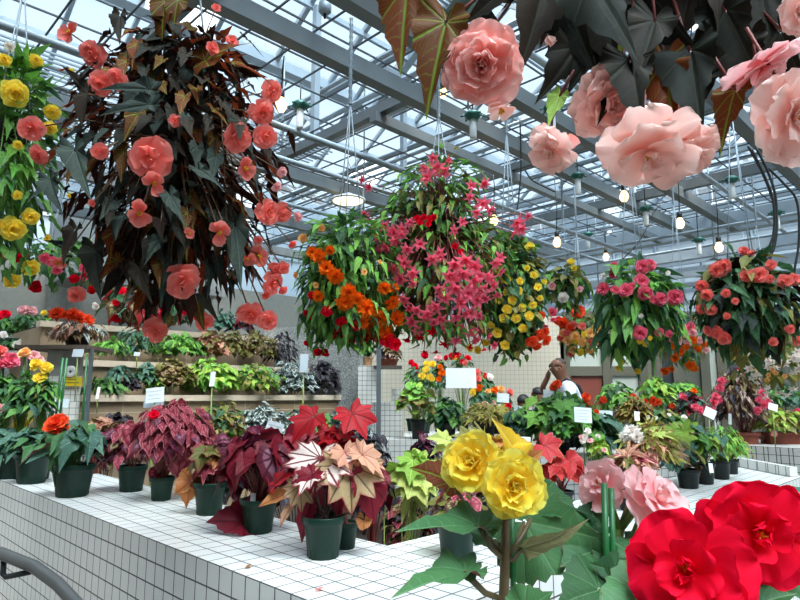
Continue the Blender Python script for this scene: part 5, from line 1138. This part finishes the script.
def cable(lab, pts, Y, r=.007):
    b = MB(); pp = [at(x, y, Y) for x, y in pts]; out = []
    for i in range(len(pp) - 1):
        p0, p1, p2, p3 = pp[max(0, i - 1)], pp[i], pp[i + 1], pp[min(len(pp) - 1, i + 2)]
        for k in range(6):
            t = k / 6; out.append(.5 * ((2 * p1) + (p2 - p0) * t + (2 * p0 - 5 * p1 + 4 * p2 - p3) * t * t + (3 * p1 - p0 - 3 * p2 + p3) * t ** 3))
    out.append(pp[-1]); b.tube(out, r, None, 6); tag(b.build('hanging_cable', [M_cable]), lab, 'cable')
cable('black cable looping down from the roof onto the salmon basket, left strand', [(752, 150), (764, 175), (773, 200), (774, 230), (768, 250), (762, 262)], 3.4)
cable('black cable looping down from the roof onto the salmon basket, middle strand', [(756, 148), (768, 172), (776, 200), (775, 235), (770, 255), (765, 264)], 3.42)
cable('black cable looping down from the roof onto the salmon basket, right strand', [(748, 146), (762, 172), (771, 195), (777, 220), (774, 248), (768, 262)], 3.45)
cable('black cable running down along the right edge of the picture', [(768, 168), (785, 185), (797, 202), (799, 240), (794, 272)], 3.6)
cable('thin black cable dropping to the peach buds centre beside the grey beam', [(520, 120), (521, 165), (519, 195), (517, 210)], 3.8, .005)
cable('black cable draped across the beams right of the yellow basket top', [(525, 170), (532, 180), (545, 187), (555, 192)], 4.4, .006)
cable('short black cable curling over the far beam left of the pink basket', [(620, 262), (640, 240), (652, 215), (660, 205)], 6.0, .007)
# ================================================================ PEOPLE
M_skin = plain('skin', C(126, 84, 64), .55, 0, .06, 8); M_hair = plain('dark_hair', C(26, 22, 22), .6, 0, .2, 40); M_hairg = plain('short_grey_hair', C(70, 54, 46), .7, 0, .2, 60)
def skin(name, pts, edges, mats, root, sub=2):
    me = bpy.data.meshes.new(name); me.from_pydata([Vector(p[:3]) for p in pts], edges, []); me.materials.append(mats)
    o = bpy.data.objects.new(name, me); COL.objects.link(o); o.parent = root
    m = o.modifiers.new('skin', 'SKIN')
    for i, p in enumerate(pts):
        r = p[3]; me.skin_vertices[0].data[i].radius = r if isinstance(r, tuple) else (r, r)
    me.skin_vertices[0].data[0].use_root = True
    m.use_smooth_shade = True; s = o.modifiers.new('sub', 'SUBSURF'); s.levels = sub; s.render_levels = sub
    return o
def person(label, x, y, h, heading, shirt, trousers, hair, hand_up=False, glasses=False, bald=False, strap=False, bend=.06):
    """local axes: +Y forward; joints in units of the standing height"""
    root = thing('person', (x, y, 0), label, 'person'); root.rotation_euler.z = heading
    k = h
    def P(a, b, c, r): return (a * k, b * k, c * k, r * k)
    f = bend
    pts = [P(0, 0, .53, .072), P(0, f * .5, .64, .066), P(0, f, .75, .078), P(0, f * 1.15, .815, .05), P(0, f * 1.35, .85, .034), P(0, f * 1.6 + .012, .893, .041), P(0, f * 1.7, .94, .050), P(0, f * 1.65, .975, .038),
           P(-.105, f, .80, .036), P(-.135, f * .8 + .01, .66, .028), P(-.12, f + .10, .56, .020),
           P(.105, f, .80, .036)]
    ed = [(0, 1), (1, 2), (2, 3), (3, 4), (4, 5), (5, 6), (6, 7), (2, 8), (8, 9), (9, 10), (2, 11)]
    if hand_up: arm = [P(.135, f + .05, .67, .028), P(.06, f + .15, .79, .020), P(.02, f * 1.7 + .052, .884, .016)]
    else: arm = [P(.135, f * .8, .66, .028), P(.12, f + .10, .56, .020), P(.11, f + .13, .52, .016)]
    i0 = len(pts); pts += arm; ed += [(11, i0), (i0, i0 + 1), (i0 + 1, i0 + 2)]
    # fingers of the near hand, curled
    hx, hy, hz = arm[2][:3]
    for q in range(4):
        j = len(pts); pts += [(hx - (.012 - .008 * q) * k, hy + .014 * k, hz + .006 * k, .0052 * k), (hx - (.012 - .008 * q) * k - .010 * k, hy + .004 * k, hz + (.024 - .002 * abs(q - 1)) * k, .0046 * k)]
        ed += [(i0 + 2, j), (j, j + 1)]
    j = len(pts); pts.append((hx - .018 * k, hy - .004 * k, hz + .008 * k, .0055 * k)); ed.append((i0 + 2, j))
    hl = len(pts); pts.append(P(-.115, f + .13, .525, .016)); ed.append((10, hl))
    for sx in (-1, 1):
        j = len(pts); pts += [P(sx * .052, 0, .48, .055), P(sx * .055, .012, .27, .036), P(sx * .055, -.01, .05, .024), P(sx * .056, .075, .02, .022)]
        ed += [(0, j), (j, j + 1), (j + 1, j + 2), (j + 2, j + 3)]
    # nose and ears
    j = len(pts); pts.append(P(0, f * 1.7 + .054, .915, .006)); ed.append((5, j))
    for sx in (-1, 1): j = len(pts); pts.append(P(sx * .045, f * 1.7 - .006, .92, .007)); ed.append((5, j))
    skin('body', pts, ed, M_skin, root)
    sh = [P(0, 0, .50, .082), P(0, f * .5, .64, .077), P(0, f, .75, .086), P(0, f * 1.12, .80, .058), P(0, f * 1.25, .825, .040), P(-.108, f, .80, .044), P(-.132, f * .85 + .005, .70, .040), P(.108, f, .80, .044), tuple(arm[0][:3]) + (.036 * k,)]
    sh[8] = tuple(sh[7][q] * .35 + arm[0][q] * .65 for q in range(3)) + (.040 * k,)
    skin('shirt', sh, [(0, 1), (1, 2), (2, 3), (3, 4), (2, 5), (5, 6), (2, 7), (7, 8)], shirt, root)
    tr = [P(0, 0, .50, .08)]; te = []
    for sx in (-1, 1): j = len(tr); tr += [P(sx * .052, 0, .47, .062), P(sx * .055, .012, .27, .044), P(sx * .055, -.01, .06, .034)]; te += [(0, j), (j, j + 1), (j + 1, j + 2)]
    skin('trousers', tr, te, trousers, root)
    hc = Vector((0, f * 1.72 * k - .004 * k, .936 * k)); b = MB(); rr = (.043 if bald else .047) * k
    t = T(); n, m = 18, 9
    for i in range(m + 1):
        for j in range(n):
            a = 2 * math.pi * j / n; front = math.sin(a)
            low = (1.35 if bald else 1.75) - (1.2 if bald else .95) * max(0, front)
            e = low * i / m; wv = 1 + .03 * math.sin(9 * a)
            t.v.append((rr * .92 * wv * math.sin(e) * math.cos(a), rr * 1.08 * wv * math.sin(e) * math.sin(a), rr * math.cos(e) * .98)); t.uv.append((0, 0))
    for i in range(m):
        for j in range(n): t.f.append((i * n + j, (i + 1) * n + j, (i + 1) * n + (j + 1) % n, i * n + (j + 1) % n)); t.m.append(0)
    b.add(t, loc=hc); o = bpy.data.objects.new('hair', b.mesh('hair', [hair])); COL.objects.link(o); o.parent = root
    s = o.modifiers.new('solid', 'SOLIDIFY'); s.thickness = (.003 if bald else .006) * k; s.offset = 1
    for sx in (-1, 1):
        b = MB(); b.lathe([(0, -.004 * k), (.006 * k, 0), (0, .004 * k)], 8, loc=(sx * .017 * k, f * 1.7 * k + .046 * k, .928 * k))
        o = bpy.data.objects.new('eye', b.mesh('eye', [M_cable])); COL.objects.link(o); o.parent = root
    if glasses:
        b = MB()
        for sx in (-1, 1):
            c0 = Vector((sx * .019 * k, f * 1.7 * k + .054 * k, .928 * k)); b.tube([c0 + Vector((.016 * k * math.cos(w / 12 * 6.283), 0, .011 * k * math.sin(w / 12 * 6.283))) for w in range(13)], .0016 * k, None, 5)
            b.tube([c0 + Vector((sx * .016 * k, 0, 0)), (sx * .052 * k, f * 1.7 * k, .926 * k)], .0018 * k, None, 5)
        o = bpy.data.objects.new('glasses', b.mesh('glasses', [M_cable])); COL.objects.link(o); o.parent = root
    if strap:
        for sx in (-1, 1):
            b = MB(); b.tube([(sx * .07 * k, (f + .09) * k, .70 * k), (sx * .07 * k, (f + .075) * k, .79 * k), (sx * .07 * k, (f + .01) * k, .852 * k), (sx * .07 * k, (f - .065) * k, .80 * k), (sx * .065 * k, (f * .6 - .085) * k, .66 * k)], .010 * k, None, 6)
            o = bpy.data.objects.new('strap', b.mesh('strap', [M_cable])); COL.objects.link(o); o.parent = root
    return root
M_shirt = plain('white_shirt', C(222, 226, 236), .8, 0, .05, 20); M_trou = plain('dark_trousers', C(44, 48, 58), .85); M_shirt2 = plain('dark_shirt', C(60, 64, 74), .85); M_shirt3 = plain('grey_shirt', C(140, 140, 146), .85)
pm_ = at(572, 357, 6.9)
person('man in a white shirt with glasses and dark strap, hand at his mouth', pm_.x + .06, 6.9, pm_.z / .985, 1.4, M_shirt, M_trou, M_hairg, True, True, True, True, .07)
p2 = at(518, 393, 6.6); person('dark haired person mostly hidden behind the small grey sign', p2.x, 6.6, p2.z / .995, -.6, M_shirt2, M_trou, M_hair)
p3 = at(548, 386, 7.7); person('dark haired person between the orange flowers and the man, only the head showing', p3.x, 7.7, p3.z / .995, .9, M_shirt3, M_trou, M_hair)
# ================================================================ LIGHT
w = bpy.data.worlds.new('sky'); bpy.context.scene.world = w; w.use_nodes = True
bg = w.node_tree.nodes['Background']; bg.inputs[0].default_value = (.95, .975, 1.0, 1); bg.inputs[1].default_value = 1.9
sd = bpy.data.lights.new('sun', 'SUN'); sd.energy = 34.0; sd.angle = math.radians(40); sd.color = (1, .90, .77)
so = bpy.data.objects.new('sun', sd); COL.objects.link(so); so.rotation_euler = Vector((.25, -.46, 1)).to_track_quat('Z', 'Y').to_euler()
sc = bpy.context.scene
sc.view_settings.view_transform = 'Standard'; sc.view_settings.look = 'None'; sc.view_settings.gamma = 1; sc.view_settings.use_curve_mapping = False
sc.view_settings.exposure = 0.95
sc.cycles.use_denoising = True
sc.cycles.max_bounces = 8; sc.cycles.transparent_max_bounces = 12; sc.cycles.diffuse_bounces = 5; sc.cycles.glossy_bounces = 3
sc.cycles.use_light_tree = False
